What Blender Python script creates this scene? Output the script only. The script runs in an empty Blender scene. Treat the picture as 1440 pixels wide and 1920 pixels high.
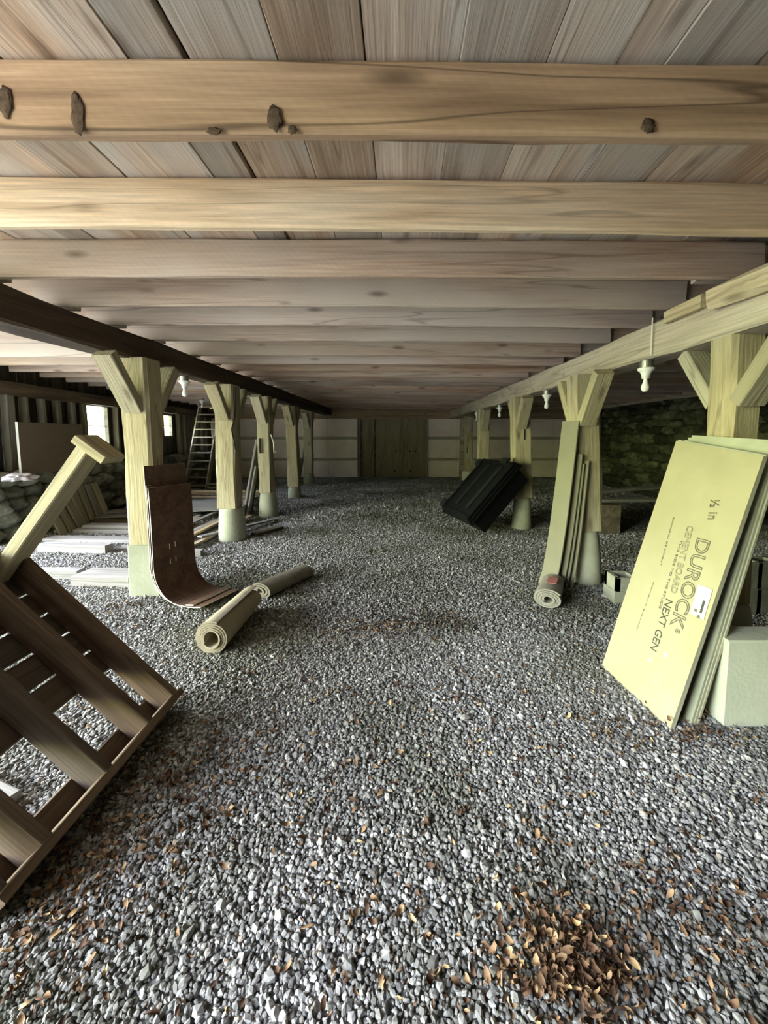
import bpy, math, random
import numpy as np
from mathutils import Vector, Matrix, noise
random.seed(7)
rng = np.random.default_rng(11)
SC = bpy.context.scene
COL = SC.collection

# ------------------------------------------------------------------ camera
F, CX, CY, EYE, PITCH = 721.0, 750.0, 879.0, 1.6, math.radians(5)
cam_d = bpy.data.cameras.new('camera'); cam = bpy.data.objects.new('camera', cam_d); COL.objects.link(cam)
cam_d.sensor_fit = 'VERTICAL'; cam_d.sensor_height = 36; cam_d.sensor_width = 27
cam_d.lens = F / 1920 * 36
cam_d.shift_x = -(CX - 720) / 1920; cam_d.shift_y = (CY - 960) / 1920
cam_d.clip_start = .02; cam_d.clip_end = 200
cam.location = (0, 0, EYE); cam.rotation_euler = (math.pi / 2 - PITCH, 0, 0)
SC.camera = cam

# ------------------------------------------------------------------ exposure, world, daylight
SC.view_settings.view_transform = 'Standard'; SC.view_settings.look = 'None'
SC.view_settings.gamma = 1; SC.view_settings.use_curve_mapping = False
SC.view_settings.exposure = 1.4
SC.cycles.use_denoising = True
SC.cycles.max_bounces = 7; SC.cycles.diffuse_bounces = 5; SC.cycles.glossy_bounces = 2
SC.cycles.transmission_bounces = 3; SC.cycles.transparent_max_bounces = 6
SC.cycles.caustics_reflective = False; SC.cycles.caustics_refractive = False
SC.cycles.use_adaptive_sampling = True; SC.cycles.adaptive_threshold = .02
SC.cycles.sample_clamp_indirect = 6

W = bpy.data.worlds.new('daylight'); SC.world = W; W.use_nodes = True
nt = W.node_tree; nt.nodes.clear()
def wn(t, **k):
    n = nt.nodes.new(t)
    for a, b in k.items(): setattr(n, a, b)
    return n
tc = wn('ShaderNodeTexCoord'); sep = wn('ShaderNodeSeparateXYZ'); nt.links.new(tc.outputs['Generated'], sep.inputs[0])
mr = wn('ShaderNodeMapRange'); mr.inputs[1].default_value = -1; mr.inputs[2].default_value = 1; nt.links.new(sep.outputs[2], mr.inputs[0])
def sky_ramp(stops):
    r_ = wn('ShaderNodeValToRGB'); c_ = r_.color_ramp
    c_.elements[0].position = 0; c_.elements[0].color = (*stops[0][1], 1); c_.elements[1].position = 1; c_.elements[1].color = (*stops[-1][1], 1)
    for p, col in stops[1:-1]: e = c_.elements.new(p); e.color = (*col, 1)
    nt.links.new(mr.outputs[0], r_.inputs[0]); return r_.outputs[0]
# in front of the barn tall trees shade the yard; on the left (-x) a sunlit meadow edge with open sky above it
woods = sky_ramp([(0, (.03, .03, .02)), (.5, (.035, .04, .02)), (.62, (.06, .066, .035)), (.74, (.08, .088, .06)), (.84, (.12, .135, .12)), (.9, (.45, .48, .48)), (1, (1.0, 1.1, 1.2))])
meadow = sky_ramp([(0, (.30, .34, .18)), (.495, (.62, .72, .30)), (.53, (1.25, 1.42, .62)), (.57, (1.5, 1.65, .95)), (.63, (2.6, 2.85, 2.9)), (.72, (4.2, 4.7, 5.6)), (1, (3.2, 3.7, 4.6))])
mrx = wn('ShaderNodeMapRange'); mrx.interpolation_type = 'SMOOTHSTEP'; mrx.inputs[1].default_value = .4; mrx.inputs[2].default_value = .88
dotn = wn('ShaderNodeVectorMath', operation='DOT_PRODUCT'); dotn.inputs[1].default_value = (-1, .06, 0)
nt.links.new(tc.outputs['Generated'], dotn.inputs[0]); nt.links.new(dotn.outputs['Value'], mrx.inputs[0])
mixw = wn('ShaderNodeMix', data_type='RGBA'); nt.links.new(mrx.outputs[0], mixw.inputs[0])
nt.links.new(woods, mixw.inputs[6]); nt.links.new(meadow, mixw.inputs[7])
bg = wn('ShaderNodeBackground'); bg.inputs[1].default_value = 8.5
nt.links.new(mixw.outputs[2], bg.inputs[0])
wo = wn('ShaderNodeOutputWorld'); nt.links.new(bg.outputs[0], wo.inputs[0])
def portal(name, loc, rot, sx, sy):
    l = bpy.data.lights.new(name, 'AREA'); l.shape = 'RECTANGLE'; l.size = sx; l.size_y = sy; l.cycles.is_portal = True
    o = bpy.data.objects.new(name, l); COL.objects.link(o); o.location = loc; o.rotation_euler = rot
portal('corner_opening_daylight', (-4.1, -1.12, 1.45), (math.pi / 2, 0, 0), 6.2, 2.9)
portal('side_opening_daylight', (-7.2, 2.15, 1.45), (math.pi / 2, 0, -math.pi / 2), 6.5, 2.9)  # faces +x

# ------------------------------------------------------------------ pixel -> place helpers (used to measure the photo)
def ray(px, py):
    yc = -(py - CY) / F
    return Vector(((px - CX) / F, math.cos(PITCH) + yc * math.sin(PITCH), -math.sin(PITCH) + yc * math.cos(PITCH)))
def G(px, py, z=0.0):
    d = ray(px, py); t = (z - EYE) / d.z; return Vector((d.x * t, d.y * t, z))
def YP(px, py, y):
    d = ray(px, py); t = y / d.y; return Vector((d.x * t, y, EYE + d.z * t))
def PL(px, py, p, n):
    d = ray(px, py); o = Vector((0, 0, EYE)); t = (Vector(p) - o).dot(n) / d.dot(n); return o + d * t

# ------------------------------------------------------------------ materials
def mat(name):
    m = bpy.data.materials.new(name); m.use_nodes = True
    n = m.node_tree; b = n.nodes['Principled BSDF']; b.inputs['Specular IOR Level'].default_value = .25
    return m, n, b
def N(n, t, **k):
    x = n.nodes.new(t)
    for a, b in k.items(): setattr(x, a, b)
    return x
def set_ramp(r, stops):
    c = r.color_ramp
    while len(c.elements) > 1: c.elements.remove(c.elements[-1])
    c.elements[0].position = stops[0][0]; c.elements[0].color = (*stops[0][1], 1)
    for p, col in stops[1:]:
        e = c.elements.new(p); e.color = (*col, 1)
def mixrgb(n, a, b, fac, mode='MIX'):
    x = N(n, 'ShaderNodeMix', data_type='RGBA', blend_type=mode)
    for s, v in ((0, fac), (6, a), (7, b)):
        if hasattr(v, 'is_linked'): n.links.new(v, x.inputs[s])
        elif isinstance(v, (int, float)): x.inputs[s].default_value = v
        else: x.inputs[s].default_value = (*v, 1)
    return x.outputs[2]
def math_n(n, op, a, b=None, clamp=False):
    x = N(n, 'ShaderNodeMath', operation=op, use_clamp=clamp)
    for s, v in ((0, a), (1, b)):
        if v is None: continue
        if hasattr(v, 'is_linked'): n.links.new(v, x.inputs[s])
        else: x.inputs[s].default_value = v
    return x.outputs[0]
def wood(name, dark, mid, light, axis=0, grain=9.0, along=.55, vary=.3, rough=.82, island=False, knots=.8, saw=0.0, grey=None, bump=.25, crack=.45, kr_=(.05, .17)):
    m, n, b = mat(name)
    tcn = N(n, 'ShaderNodeTexCoord')
    oi = N(n, 'ShaderNodeNewGeometry').outputs['Random Per Island'] if island else N(n, 'ShaderNodeObjectInfo').outputs['Random']
    off = N(n, 'ShaderNodeCombineXYZ'); o1 = math_n(n, 'MULTIPLY', oi, 53.0); o2 = math_n(n, 'MULTIPLY', oi, 31.0)
    for i, s in ((0, o1), (1, o2), (2, o1)): n.links.new(s, off.inputs[i])
    add = N(n, 'ShaderNodeVectorMath', operation='ADD'); n.links.new(tcn.outputs['Object'], add.inputs[0]); n.links.new(off.outputs[0], add.inputs[1])
    def mapped(sa, sc):
        mp = N(n, 'ShaderNodeMapping'); v = [sc, sc, sc]; v[axis] = sa
        mp.inputs['Scale'].default_value = v; n.links.new(add.outputs[0], mp.inputs[0]); return mp.outputs[0]
    def noi(vec, sc, det=5, dist=0.0, ro=.55):
        x = N(n, 'ShaderNodeTexNoise'); n.links.new(vec, x.inputs['Vector']); x.inputs['Scale'].default_value = sc
        x.inputs['Detail'].default_value = det; x.inputs['Distortion'].default_value = dist; x.inputs['Roughness'].default_value = ro
        return x.outputs['Fac']
    g1 = noi(mapped(along, grain), 1, 5, .7)
    r = N(n, 'ShaderNodeValToRGB'); set_ramp(r, [(.28, dark), (.5, mid), (.72, light)]); n.links.new(g1, r.inputs[0])
    col = r.outputs[0]
    fine = noi(mapped(along * 4, grain * 9), 1, 3)
    f2 = N(n, 'ShaderNodeMapRange'); n.links.new(fine, f2.inputs[0]); f2.inputs[1].default_value = .3; f2.inputs[2].default_value = .7
    f2.inputs[3].default_value = .78; f2.inputs[4].default_value = 1.12
    col = mixrgb(n, col, f2.outputs[0], 1.0, 'MULTIPLY')
    if grey:
        gm = noi(mapped(along * .8, grain * .25), 1, 3)
        gr = N(n, 'ShaderNodeMapRange'); n.links.new(gm, gr.inputs[0]); gr.inputs[1].default_value = .42; gr.inputs[2].default_value = .62
        col = mixrgb(n, col, grey, gr.outputs[0])
    if knots:
        vo = N(n, 'ShaderNodeTexVoronoi'); n.links.new(mapped(1.7, 5.5), vo.inputs['Vector']); vo.inputs['Scale'].default_value = 1
        kr = N(n, 'ShaderNodeMapRange'); n.links.new(vo.outputs['Distance'], kr.inputs[0])
        kr.inputs[1].default_value = kr_[0]; kr.inputs[2].default_value = kr_[1]; kr.inputs[3].default_value = knots; kr.inputs[4].default_value = 0
        col = mixrgb(n, col, tuple(c * .45 for c in dark), kr.outputs[0])
    if crack:
        cn = noi(mapped(along * .45, grain * .8), 1, 2, .3); cd = math_n(n, 'ABSOLUTE', math_n(n, 'SUBTRACT', cn, .56))
        ck = N(n, 'ShaderNodeMapRange'); n.links.new(cd, ck.inputs[0]); ck.inputs[1].default_value = .002; ck.inputs[2].default_value = .014; ck.inputs[3].default_value = crack; ck.inputs[4].default_value = 0
        col = mixrgb(n, col, tuple(c * .4 for c in dark), ck.outputs[0])
    if saw:
        wv = N(n, 'ShaderNodeTexWave'); wv.bands_direction = 'DIAGONAL'; wv.inputs['Scale'].default_value = 13; wv.inputs['Distortion'].default_value = 1.2
        n.links.new(add.outputs[0], wv.inputs['Vector'])
        col = mixrgb(n, col, (1.25, 1.2, 1.1), math_n(n, 'MULTIPLY', wv.outputs['Fac'], saw), 'MULTIPLY')
    hv = N(n, 'ShaderNodeHueSaturation'); n.links.new(col, hv.inputs['Color'])
    vv = N(n, 'ShaderNodeMapRange'); n.links.new(oi, vv.inputs[0]); vv.inputs[3].default_value = 1 - vary; vv.inputs[4].default_value = 1 + vary
    n.links.new(vv.outputs[0], hv.inputs['Value'])
    rs = math_n(n, 'FRACT', math_n(n, 'MULTIPLY', oi, 7.31)); sv = N(n, 'ShaderNodeMapRange'); n.links.new(rs, sv.inputs[0])
    sv.inputs[3].default_value = .7; sv.inputs[4].default_value = 1.15; n.links.new(sv.outputs[0], hv.inputs['Saturation'])
    n.links.new(hv.outputs[0], b.inputs['Base Color']); b.inputs['Roughness'].default_value = rough
    bp = N(n, 'ShaderNodeBump'); bp.inputs['Strength'].default_value = bump; bp.inputs['Distance'].default_value = .01
    n.links.new(fine, bp.inputs['Height']); n.links.new(bp.outputs[0], b.inputs['Normal'])
    return m
def plain(name, col, rough=.7, var=.12, scale=6, bump=.15, metallic=0, spec=.25, stain=None, bscale=None):
    m, n, b = mat(name)
    tcn = N(n, 'ShaderNodeTexCoord')
    x = N(n, 'ShaderNodeTexNoise'); n.links.new(tcn.outputs['Object'], x.inputs['Vector']); x.inputs['Scale'].default_value = scale; x.inputs['Detail'].default_value = 6
    r = N(n, 'ShaderNodeMapRange'); n.links.new(x.outputs['Fac'], r.inputs[0]); r.inputs[1].default_value = .3; r.inputs[2].default_value = .7
    r.inputs[3].default_value = 1 - var; r.inputs[4].default_value = 1 + var
    c = mixrgb(n, col, r.outputs[0], 1.0, 'MULTIPLY')
    if stain:
        s = N(n, 'ShaderNodeTexNoise'); n.links.new(tcn.outputs['Object'], s.inputs['Vector']); s.inputs['Scale'].default_value = scale * .45; s.inputs['Detail'].default_value = 4
        sr = N(n, 'ShaderNodeMapRange'); n.links.new(s.outputs['Fac'], sr.inputs[0]); sr.inputs[1].default_value = .5; sr.inputs[2].default_value = .68; sr.inputs[4].default_value = .75
        c = mixrgb(n, c, stain, sr.outputs[0])
    n.links.new(c, b.inputs['Base Color']); b.inputs['Roughness'].default_value = rough; b.inputs['Metallic'].default_value = metallic
    b.inputs['Specular IOR Level'].default_value = spec
    if bump:
        x2 = N(n, 'ShaderNodeTexNoise'); n.links.new(tcn.outputs['Object'], x2.inputs['Vector']); x2.inputs['Scale'].default_value = bscale or scale * 8; x2.inputs['Detail'].default_value = 5
        bp = N(n, 'ShaderNodeBump'); bp.inputs['Strength'].default_value = bump; bp.inputs['Distance'].default_value = .01
        n.links.new(x2.outputs['Fac'], bp.inputs['Height']); n.links.new(bp.outputs[0], b.inputs['Normal'])
    return m
def island_mat(name, stops, rough=.85, texscale=40, texamt=.2):
    m, n, b = mat(name)
    g = N(n, 'ShaderNodeNewGeometry'); r = N(n, 'ShaderNodeValToRGB'); set_ramp(r, stops); n.links.new(g.outputs['Random Per Island'], r.inputs[0])
    tcn = N(n, 'ShaderNodeTexCoord'); x = N(n, 'ShaderNodeTexNoise'); n.links.new(tcn.outputs['Object'], x.inputs['Vector']); x.inputs['Scale'].default_value = texscale; x.inputs['Detail'].default_value = 4
    rr = N(n, 'ShaderNodeMapRange'); n.links.new(x.outputs['Fac'], rr.inputs[0]); rr.inputs[1].default_value = .3; rr.inputs[2].default_value = .7
    rr.inputs[3].default_value = 1 - texamt; rr.inputs[4].default_value = 1 + texamt
    n.links.new(mixrgb(n, r.outputs[0], rr.outputs[0], 1.0, 'MULTIPLY'), b.inputs['Base Color']); b.inputs['Roughness'].default_value = rough
    return m

M = {}
M['joist'] = wood('joist_wood', (.30, .20, .145), (.45, .325, .245), (.56, .43, .33), grain=8, saw=.15, knots=.75, vary=.14, grey=(.48, .40, .33))
M['joist_brown'] = wood('brown_joist_wood', (.20, .105, .05), (.40, .235, .12), (.52, .33, .18), grain=7, saw=.16, knots=.9, vary=.05, crack=.7, kr_=(.08, .24))
M['joist_pale'] = wood('pale_joist_wood', (.58, .43, .29), (.80, .645, .47), (.87, .74, .57), grain=8, saw=.1, knots=.6, vary=.05)
M['plank'] = wood('ceiling_plank_wood', (.32, .22, .155), (.50, .38, .29), (.62, .51, .41), axis=1, grain=9, along=.7, vary=.32, island=True, knots=.7, grey=(.50, .455, .41))
M['post'] = wood('post_timber', (.28, .225, .14), (.42, .365, .245), (.50, .45, .33), grain=7, along=.8, vary=.1, knots=.75, grey=(.36, .32, .21), bump=.5, crack=.5, kr_=(.07, .2))
M['girder_dark'] = wood('dark_girder_timber', (.035, .025, .018), (.075, .053, .038), (.12, .09, .065), grain=7, vary=.1, knots=.5)
M['girder'] = wood('girder_timber', (.36, .28, .16), (.50, .41, .26), (.58, .50, .34), grain=7, vary=.08, knots=.7)
M['oldwood'] = wood('weathered_dark_wood', (.05, .038, .026), (.10, .075, .05), (.17, .13, .09), grain=9, vary=.3, knots=.4)
M['siding'] = wood('siding_wood', (.03, .022, .016), (.06, .045, .032), (.09, .07, .05), axis=2, grain=9, vary=.3, island=True, knots=.3)
M['stud'] = wood('stud_wood', (.15, .13, .085), (.25, .22, .15), (.34, .30, .21), grain=9, vary=.3, knots=.4)
M['palebd'] = wood('pale_board_wood', (.19, .175, .165), (.27, .25, .24), (.33, .31, .30), grain=9, vary=.12, knots=.3)
M['brownbd'] = wood('brown_board_wood', (.20, .13, .07), (.34, .24, .14), (.46, .34, .21), grain=9, vary=.3, knots=.5)
M['stair'] = wood('stair_wood', (.24, .19, .12), (.38, .31, .21), (.48, .41, .29), grain=9, vary=.1, knots=.4)
M['deckwood'] = wood('platform_wood', (.062, .041, .03), (.108, .075, .054), (.165, .122, .09), grain=9, vary=.14, knots=.6)
M['legwood'] = wood('platform_leg_wood', (.33, .28, .17), (.45, .39, .25), (.52, .47, .34), grain=9, vary=.05, knots=.4)
M['ply'] = wood('plywood', (.20, .17, .085), (.27, .225, .12), (.33, .28, .16), axis=2, grain=3, along=.5, vary=.1, knots=.3, island=True)
M['fibre'] = wood('brown_hardboard', (.065, .03, .018), (.10, .05, .03), (.14, .072, .043), grain=10, along=3, vary=.12, knots=0, rough=.6)
M['fibre_edge'] = plain('hardboard_edge', (.62, .58, .46), .8)
M['concrete'] = plain('pier_concrete', (.46, .46, .36), .9, .12, 7, .3, stain=(.30, .31, .19))
M['concrete_pale'] = plain('pale_concrete', (.36, .365, .29), .9, .1, 6, .3, stain=(.27, .285, .21))
M['block'] = plain('concrete_block_grey', (.27, .27, .215), .92, .15, 9, .5, bscale=90)
M['cement_face'] = plain('cement_board_face', (.335, .305, .195), .85, .05, 5, .1, stain=(.29, .265, .16))
M['cement_grey'] = plain('cement_board_grey', (.36, .37, .28), .88, .12, 7, .2, stain=(.27, .29, .2))
M['cement_edge'] = plain('cement_board_edge', (.38, .36, .26), .9)
M['ink'] = plain('printed_ink', (.115, .105, .07), .8, .05, 6, 0)
M['ink_dark'] = plain('printed_ink_dark', (.06, .058, .045), .8, .05, 6, 0)
M['ink_pale'] = plain('printed_ink_pale', (.22, .20, .135), .8, .05, 6, 0)
M['sticker'] = plain('sticker_paper', (.52, .55, .47), .6, .03, 6, 0)
M['barcode'] = plain('sticker_print', (.05, .05, .05), .6, .03, 6, 0)
M['gypsum'] = plain('grey_sheet', (.21, .20, .14), .85, .06, 4, .08)
M['gypsum_edge'] = plain('sheet_edge', (.45, .43, .31), .85, .06, 4, .08)
M['carpet'] = plain('tan_felt', (.30, .255, .185), .95, .12, 10, .4, bscale=260)
M['carpet_dark'] = plain('dark_felt', (.155, .135, .105), .95, .15, 10, .4, bscale=260)
M['carpet_grey'] = plain('grey_felt', (.27, .25, .21), .95, .12, 10, .4, bscale=260)
M['red'] = plain('red_print', (.42, .16, .14), .9)
M['black'] = plain('black_plastic', (.004, .0045, .005), .55, .1, 6, .05, spec=.25)
M['black_edge'] = plain('worn_black_plastic', (.012, .014, .015), .5, .1, 6, .05, spec=.3)
M['foam'] = plain('pale_insulation_board', (.80, .69, .60), .85, .07, 3, .05, stain=(.72, .60, .52))
M['cardboard'] = plain('brown_panel', (.16, .125, .085), .9, .06, 4, .05)
M['white'] = plain('white_paint', (.72, .72, .68), .55, .04, 6, 0)
M['porcelain'] = plain('white_porcelain', (.88, .88, .84), .25, .02, 6, 0, spec=.5)
M['bulb'] = plain('frosted_bulb_glass', (.86, .88, .86), .3, .02, 6, 0, spec=.5)
M['steel'] = plain('grey_steel', (.35, .34, .31), .4, .1, 8, 0, metallic=.8)
M['cable'] = plain('black_cable', (.02, .02, .02), .5, 0, 6, 0)
M['whitecable'] = plain('white_cable', (.7, .69, .6), .5, 0, 6, 0)
M['rag'] = plain('white_cloth', (.70, .66, .70), .95, .06, 9, .3)
M['stonebase'] = plain('dark_earth', (.05, .048, .035), 1, .3, 6, .4)
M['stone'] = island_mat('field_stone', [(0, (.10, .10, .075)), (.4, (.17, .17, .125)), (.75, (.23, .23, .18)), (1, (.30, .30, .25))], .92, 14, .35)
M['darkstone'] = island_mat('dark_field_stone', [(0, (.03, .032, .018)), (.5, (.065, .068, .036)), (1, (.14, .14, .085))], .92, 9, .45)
M['pebble'] = island_mat('crushed_stone', [(0, (.12, .115, .113)), (.3, (.19, .182, .178)), (.6, (.265, .255, .25)), (.82, (.345, .336, .33)), (.95, (.49, .48, .475)), (1, (.30, .25, .20))], .8, 60, .18)
_n = M['pebble'].node_tree; _b = _n.nodes['Principled BSDF']; _src = _b.inputs['Base Color'].links[0].from_socket
_tc = N(_n, 'ShaderNodeTexCoord'); _mo = N(_n, 'ShaderNodeTexNoise'); _n.links.new(_tc.outputs['Object'], _mo.inputs['Vector']); _mo.inputs['Scale'].default_value = .9; _mo.inputs['Detail'].default_value = 5
_mr = N(_n, 'ShaderNodeMapRange'); _n.links.new(_mo.outputs['Fac'], _mr.inputs[0]); _mr.inputs[1].default_value = .46; _mr.inputs[2].default_value = .66; _mr.inputs[4].default_value = .75
_n.links.new(mixrgb(_n, _src, (.085, .085, .05), _mr.outputs[0]), _b.inputs['Base Color'])
M['leaf'] = island_mat('dry_leaf', [(0, (.05, .026, .015)), (.4, (.10, .052, .03)), (.7, (.19, .11, .06)), (.9, (.32, .20, .11)), (1, (.48, .32, .15))], .75, 30, .2)
# gravel floor: cells of crushed stone, with darker mossy and muddy patches
m, n, b = mat('gravel_floor'); M['gravel'] = m
tcn = N(n, 'ShaderNodeTexCoord'); vo = N(n, 'ShaderNodeTexVoronoi'); n.links.new(tcn.outputs['Object'], vo.inputs['Vector']); vo.inputs['Scale'].default_value = 36
sp = N(n, 'ShaderNodeSeparateColor'); n.links.new(vo.outputs['Color'], sp.inputs[0])
r = N(n, 'ShaderNodeValToRGB'); set_ramp(r, [(0, (.08, .08, .08)), (.4, (.15, .15, .148)), (.75, (.24, .24, .235)), (1, (.36, .36, .36))]); n.links.new(sp.outputs[0], r.inputs[0])
mo = N(n, 'ShaderNodeTexNoise'); n.links.new(tcn.outputs['Object'], mo.inputs['Vector']); mo.inputs['Scale'].default_value = .7; mo.inputs['Detail'].default_value = 5
mrn = N(n, 'ShaderNodeMapRange'); n.links.new(mo.outputs['Fac'], mrn.inputs[0]); mrn.inputs[1].default_value = .45; mrn.inputs[2].default_value = .62; mrn.inputs[4].default_value = .7
c = mixrgb(n, r.outputs[0], (.11, .115, .065), mrn.outputs[0]); n.links.new(c, b.inputs['Base Color']); b.inputs['Roughness'].default_value = .95
bp = N(n, 'ShaderNodeBump'); bp.inputs['Strength'].default_value = .9; bp.inputs['Distance'].default_value = .02; bp.invert = True
n.links.new(vo.outputs['Distance'], bp.inputs['Height']); n.links.new(bp.outputs[0], b.inputs['Normal'])
# window pane
m, n, b = mat('window_glass'); M['glass'] = m
tr = N(n, 'ShaderNodeBsdfTransparent'); tr.inputs[0].default_value = (.93, .96, .94, 1); gl = N(n, 'ShaderNodeBsdfGlossy'); gl.inputs['Roughness'].default_value = .05
mx = N(n, 'ShaderNodeMixShader'); mx.inputs[0].default_value = .07; n.links.new(tr.outputs[0], mx.inputs[1]); n.links.new(gl.outputs[0], mx.inputs[2])
n.links.new(mx.outputs[0], n.nodes['Material Output'].inputs[0])

# ------------------------------------------------------------------ object helpers
def link_mesh(name, verts, faces, material, parent=None, matrix=None, smooth=False):
    me = bpy.data.meshes.new(name); me.from_pydata([tuple(v) for v in verts], [], faces); me.update()
    if smooth:
        me.polygons.foreach_set('use_smooth', [True] * len(me.polygons))
    for x in (material if isinstance(material, list) else [material]): me.materials.append(x)
    o = bpy.data.objects.new(name, me); COL.objects.link(o)
    if matrix is not None: o.matrix_world = matrix
    if parent is not None: attach(o, parent)
    return o
def attach(o, parent):
    mw = o.matrix_basis.copy(); o.parent = parent
    o.matrix_parent_inverse = world_of(parent).inverted(); o.matrix_basis = mw
def world_of(o):
    return o.matrix_basis.copy() if o.parent is None else world_of(o.parent) @ o.matrix_parent_inverse @ o.matrix_basis
def tag(o, label=None, cat=None, group=None, kind=None):
    if label: o['label'] = label
    if cat: o['category'] = cat
    if group: o['group'] = group
    if kind: o['kind'] = kind
    return o
def thing(name, label, cat, loc=(0, 0, 0), group=None):
    o = bpy.data.objects.new(name, None); COL.objects.link(o); o.location = loc; o.empty_display_size = .1
    return tag(o, label, cat, group)
def struct(o): o['kind'] = 'structure'; return o
ORD = ['nearest', 'second', 'third', 'fourth', 'fifth', 'sixth', 'seventh', 'eighth', 'ninth', 'tenth', 'eleventh', 'twelfth', 'thirteenth', 'fourteenth', 'fifteenth',
       'sixteenth', 'seventeenth', 'eighteenth', 'nineteenth', 'twentieth', 'twenty-first', 'twenty-second', 'twenty-third', 'twenty-fourth', 'twenty-fifth']
def frame(p0, p1, up=(0, 0, 1)):
    p0, p1 = Vector(p0), Vector(p1); x = (p1 - p0).normalized(); u = Vector(up)
    if abs(x.dot(u)) > .995: u = Vector((0, 1, 0))
    y = u.cross(x).normalized(); z = x.cross(y)
    m = Matrix((x, y, z)).transposed().to_4x4(); m.translation = p0
    return m, (p1 - p0).length
def beam_geo(L, w, h, c=.005, seg=2, rough=0.0, seed=0, bow=0.0, w1=None, h1=None, w2=None, sag=0.0):
    """timber along +X; cross section w (Y) by h (Z), corners eased by c, optionally tapering to w1,h1; bow sideways, sag down in the middle"""
    w1 = w if w1 is None else w1; h1 = h if h1 is None else h1
    V, Fc = [], []
    for i in range(seg + 1):
        t = i / seg; a, bb = (w + (w1 - w) * t) / 2, (h + (h1 - h) * t) / 2; cc = min(c, a * .5, bb * .5)
        pts = [(-a + cc, -bb), (a - cc, -bb), (a, -bb + cc), (a, bb - cc), (a - cc, bb), (-a + cc, bb), (-a, bb - cc), (-a, -bb + cc)]
        oy = bow * math.sin(math.pi * t); oz = -sag * math.sin(math.pi * t)
        for k, (y, z) in enumerate(pts):
            j = rough and noise.noise((seed * 7.3 + t * L * 1.7, k * 3.1, seed)) * rough
            jz = rough and noise.noise((seed * 3.3 + t * L * 1.7, k * 5.7, seed + 9)) * rough
            V.append((t * L, y + oy + j, z + oz + jz))
    for i in range(seg):
        for k in range(8):
            a0 = i * 8 + k; b0 = i * 8 + (k + 1) % 8; Fc.append((a0, b0, b0 + 8, a0 + 8))
    Fc.append(tuple(range(7, -1, -1))); e = seg * 8; Fc.append(tuple(range(e, e + 8)))
    Fc = [tuple(reversed(f)) if False else f for f in Fc]
    return V, Fc
def beam(name, p0, p1, w, h, material, parent=None, up=(0, 0, 1), **k):
    mtx, L = frame(p0, p1, up); V, Fc = beam_geo(L, w, h, **k)
    return link_mesh(name, V, Fc, material, parent, mtx)
class MB:
    def __init__(s): s.V, s.F, s.mi = [], [], []
    def add(s, V, Fc, mtx=None, mi=0):
        k = len(s.V); s.V += [tuple(mtx @ Vector(v)) if mtx is not None else tuple(v) for v in V]
        s.F += [tuple(i + k for i in f) for f in Fc]; s.mi += [mi] * len(Fc)
    def bar(s, p0, p1, w, h, up=(0, 0, 1), mi=0, **k):
        mtx, L = frame(p0, p1, up); s.add(*beam_geo(L, w, h, **k), mtx, mi)
    def box(s, lo, hi, c=.004, mi=0):
        lo, hi = Vector(lo), Vector(hi); y = (lo.y + hi.y) / 2; z = (lo.z + hi.z) / 2
        s.bar((lo.x, y, z), (hi.x, y, z), hi.y - lo.y, hi.z - lo.z, mi=mi, c=c, seg=1)
    def build(s, name, material, parent=None, smooth=False, origin=None):
        V = s.V; mtx = None
        if origin is not None:
            o = Vector(origin); V = [Vector(v) - o for v in V]; mtx = Matrix.Translation(o)
        ob = link_mesh(name, V, s.F, material, parent, mtx, smooth)
        if any(s.mi): ob.data.polygons.foreach_set('material_index', s.mi)
        return ob
def lathe(prof, n=28):
    V, Fc = [], []
    for r_, z in prof:
        for i in range(n):
            a = 2 * math.pi * i / n; V.append((r_ * math.cos(a), r_ * math.sin(a), z))
    for j in range(len(prof) - 1):
        for i in range(n):
            a, b_ = j * n + i, j * n + (i + 1) % n; Fc.append((a, b_, b_ + n, a + n))
    Fc.append(tuple(range(n - 1, -1, -1))); e = (len(prof) - 1) * n; Fc.append(tuple(range(e, e + n)))
    return V, Fc
def tube(pts, r_, n=8):
    V, Fc = [], []; pts = [Vector(p) for p in pts]
    for i, p in enumerate(pts):
        d = (pts[min(i + 1, len(pts) - 1)] - pts[max(i - 1, 0)]).normalized()
        u = Vector((0, 0, 1)) if abs(d.z) < .9 else Vector((1, 0, 0)); a = d.cross(u).normalized(); b_ = a.cross(d)
        for k in range(n):
            t = 2 * math.pi * k / n; V.append(p + a * math.cos(t) * r_ + b_ * math.sin(t) * r_)
    for i in range(len(pts) - 1):
        for k in range(n):
            a, b_ = i * n + k, i * n + (k + 1) % n; Fc.append((a, b_, b_ + n, a + n))
    Fc.append(tuple(range(n - 1, -1, -1))); e = (len(pts) - 1) * n; Fc.append(tuple(range(e, e + n)))
    return V, Fc
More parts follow.
